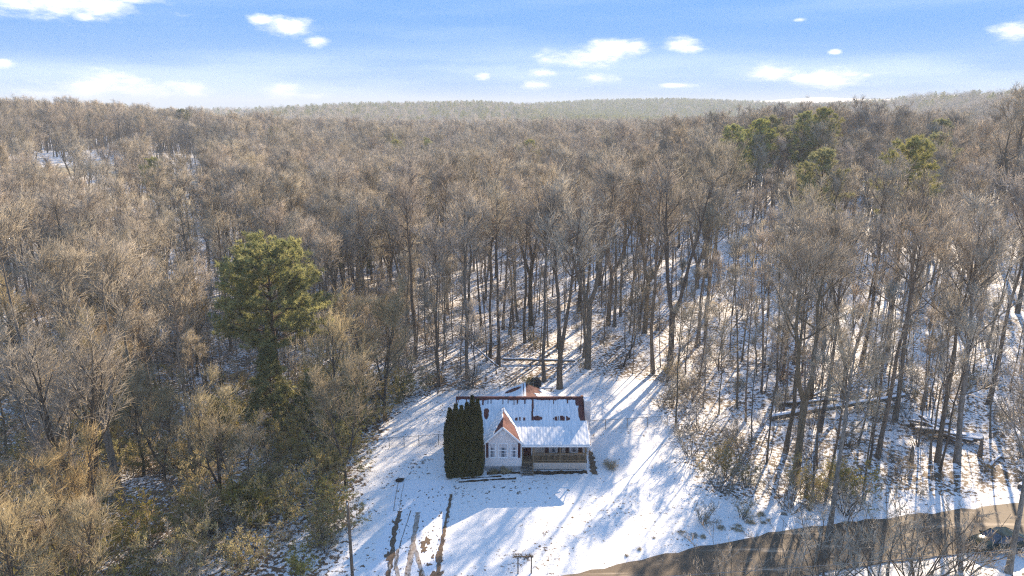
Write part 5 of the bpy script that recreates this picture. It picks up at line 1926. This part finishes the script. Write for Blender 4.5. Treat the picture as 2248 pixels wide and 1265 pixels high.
# ------------------------------------------------------------------ parked car
def build_car():
    x, y = 38.3, 49.2
    o = thing('parked_car', 'dark green sedan parked at the road edge by the thick trunk', 'car', (x, y, float(zt(x, y)) + 0.02), R(190))
    # body: half sections along the length (x forward), lofted
    secs = [(-2.32, 0.60, 0.50, 0.72), (-2.25, 0.78, 0.34, 0.94), (-1.75, 0.87, 0.24, 1.00), (-0.9, 0.90, 0.22, 0.98), (0.3, 0.90, 0.22, 0.95), (1.1, 0.89, 0.22, 0.93),
            (1.8, 0.84, 0.24, 0.84), (2.2, 0.74, 0.32, 0.72), (2.34, 0.55, 0.42, 0.60)]
    vs, fs = [], []
    for sx, hw, z0, z1 in secs:
        zm = z0 + (z1 - z0) * 0.55
        ring = [(-hw * .86, z0), (-hw, z0 + .12), (-hw * 1.0, zm), (-hw * .96, z1 - .05), (-hw * .80, z1), (0, z1 + .035), (hw * .80, z1), (hw * .96, z1 - .05), (hw, zm), (hw, z0 + .12), (hw * .86, z0)]
        vs += [(sx, a, b) for a, b in ring]
    n = 11
    for i in range(len(secs) - 1):
        for k in range(n):
            fs.append((i * n + k, (i + 1) * n + k, (i + 1) * n + (k + 1) % n, i * n + (k + 1) % n))
    fs += [tuple(range(n)), tuple((len(secs) - 1) * n + k for k in range(n - 1, -1, -1))]
    body = MB().add(vs, fs).build('body', M['car_paint'], o, True)
    # greenhouse
    g = MB()
    base = [(-1.78, 0.70, 0.985), (-0.2, 0.82, 0.965), (1.02, 0.74, 0.945)]
    top = [(-0.98, 0.56, 1.40), (-0.25, 0.62, 1.44), (0.30, 0.57, 1.41)]
    vv = [(a, -b, c) for a, b, c in base] + [(a, b, c) for a, b, c in base] + [(a, -b, c) for a, b, c in top] + [(a, b, c) for a, b, c in top]
    roof = MB().add([(a, s * b, c + .01) for s in (-1, 1) for a, b, c in top] + [(-1.0, 0, 1.425), (-0.25, 0, 1.47), (0.32, 0, 1.435)],
                    [(0, 1, 7, 6), (1, 2, 8, 7), (6, 7, 4, 3), (7, 8, 5, 4)]).build('roof', M['car_paint'], body, True)
    g.add(vv, [(0, 1, 7, 6), (1, 2, 8, 7), (3, 9, 10, 4), (4, 10, 11, 5)])
    g.build('side_window', M['glass'], o)
    MB().add([vv[2], vv[5], vv[11], vv[8]], [(0, 1, 2, 3)]).build('windscreen', M['glass'], o)
    MB().add([vv[0], vv[6], vv[9], vv[3]], [(0, 1, 2, 3)]).build('rear_window', M['glass'], o)
    for s in (-1, 1):
        for a, b in ((0, 0), (1, 1), (2, 2)):
            p0, p1 = base[a], top[b]
            MB().bar((p0[0], s * (p0[1] + .006), p0[2]), (p1[0], s * (p1[1] + .006), p1[2] + .008), 0.07, 0.05).build('pillar', M['car_paint'], o)
        MB().bar((-1.75, s * 0.735, 0.995), (-0.2, s * 0.83, 0.975), 0.02, 0.02).build('window_trim', M['chrome'], o)
        MB().bar((-0.2, s * 0.83, 0.975), (1.0, s * 0.75, 0.955), 0.02, 0.02).build('window_trim', M['chrome'], o)
        MB().box(0.72, 0.90, s * 0.93 - .08, s * 0.93 + .08, 0.94, 1.06).build('mirror', M['car_paint'], o)
        MB().box(2.12, 2.27, s * 0.56 - .12, s * 0.56 + .12, 0.55, 0.64).build('headlight', M['lamp_clear'], o)
        MB().box(-2.31, -2.2, s * 0.60 - .14, s * 0.60 + .14, 0.72, 0.84).build('tail_light', M['lamp_red'], o)
        for sx in (-1.42, 1.42):
            w = MB().tube([(sx, s * 0.91, 0.32), (sx, s * 0.70, 0.32)], 0.325, 20).build('wheel', M['black'], o)
            MB().tube([(sx, s * 0.925, 0.32), (sx, s * 0.90, 0.32)], 0.215, 16).build('rim', M['chrome'], w)
            sp = MB()
            for k in range(9):
                a_ = 2 * math.pi * k / 9
                sp.bar((sx + 0.05 * math.cos(a_), s * 0.93, 0.32 + 0.05 * math.sin(a_)), (sx + 0.2 * math.cos(a_), s * 0.93, 0.32 + 0.2 * math.sin(a_)), 0.03, 0.035)
            sp.build('spoke', M['galv'], w)
    for s in (-1, 1):
        MB().box(-0.05, 0.12, s * 0.905 - .012, s * 0.905 + .012, 0.78, 0.81).build('door_handle', M['chrome'], o)
    MB().box(2.28, 2.36, -0.4, 0.4, 0.36, 0.5).build('bumper', M['black'], o)


build_car()


# ------------------------------------------------------------------ far buildings
def far_building(x, y, w, d, h_, label, mw, mr, rz=0):
    z = float(zt(x, y))
    o = thing('far_building', label, 'building', (x, y, z), rz)
    MB().box(-w / 2, w / 2, -d / 2, d / 2, -1, h_).build('wall', M[mw], o)
    MB().extrude_x([(-d / 2 - .5, h_), (d / 2 + .5, h_), (0, h_ + d * .28)], -w / 2 - .4, w / 2 + .4).build('roof', M[mr], o)
    for k in range(4):
        xx = -w / 2 + w * (k + .5) / 4
        MB().box(xx - .8, xx + .8, -d / 2 - .06, -d / 2 - .01, h_ * .35, h_ * .75).build('window', M['glass'], o)


far_building(-205, 690, 26, 12, 6, 'pale building in a clearing on the left horizon', 'siding', 'snow_plain')
far_building(-14, 650, 22, 12, 6, 'white building on the snowy clearing below the far ridge', 'white_trim', 'snow_plain')

# ------------------------------------------------------------------ haze
hz = bpy.data.materials.new('haze')
hz.use_nodes = True
nt_ = hz.node_tree
nt_.nodes.clear()
ho = nn(nt_, 'ShaderNodeOutputMaterial')
pv = nn(nt_, 'ShaderNodeVolumePrincipled')
pv.inputs['Color'].default_value = (0.80, 0.90, 1.0, 1)
pv.inputs['Density'].default_value = 0.00033
pv.inputs['Anisotropy'].default_value = 0.0
nt_.links.new(pv.outputs[0], ho.inputs['Volume'])
hb = MB().box(-7500, 7500, -900, 8500, -30, 90).build('haze', hz)
tag(hb, 'pale blue winter haze in the air', None, None, 'stuff')
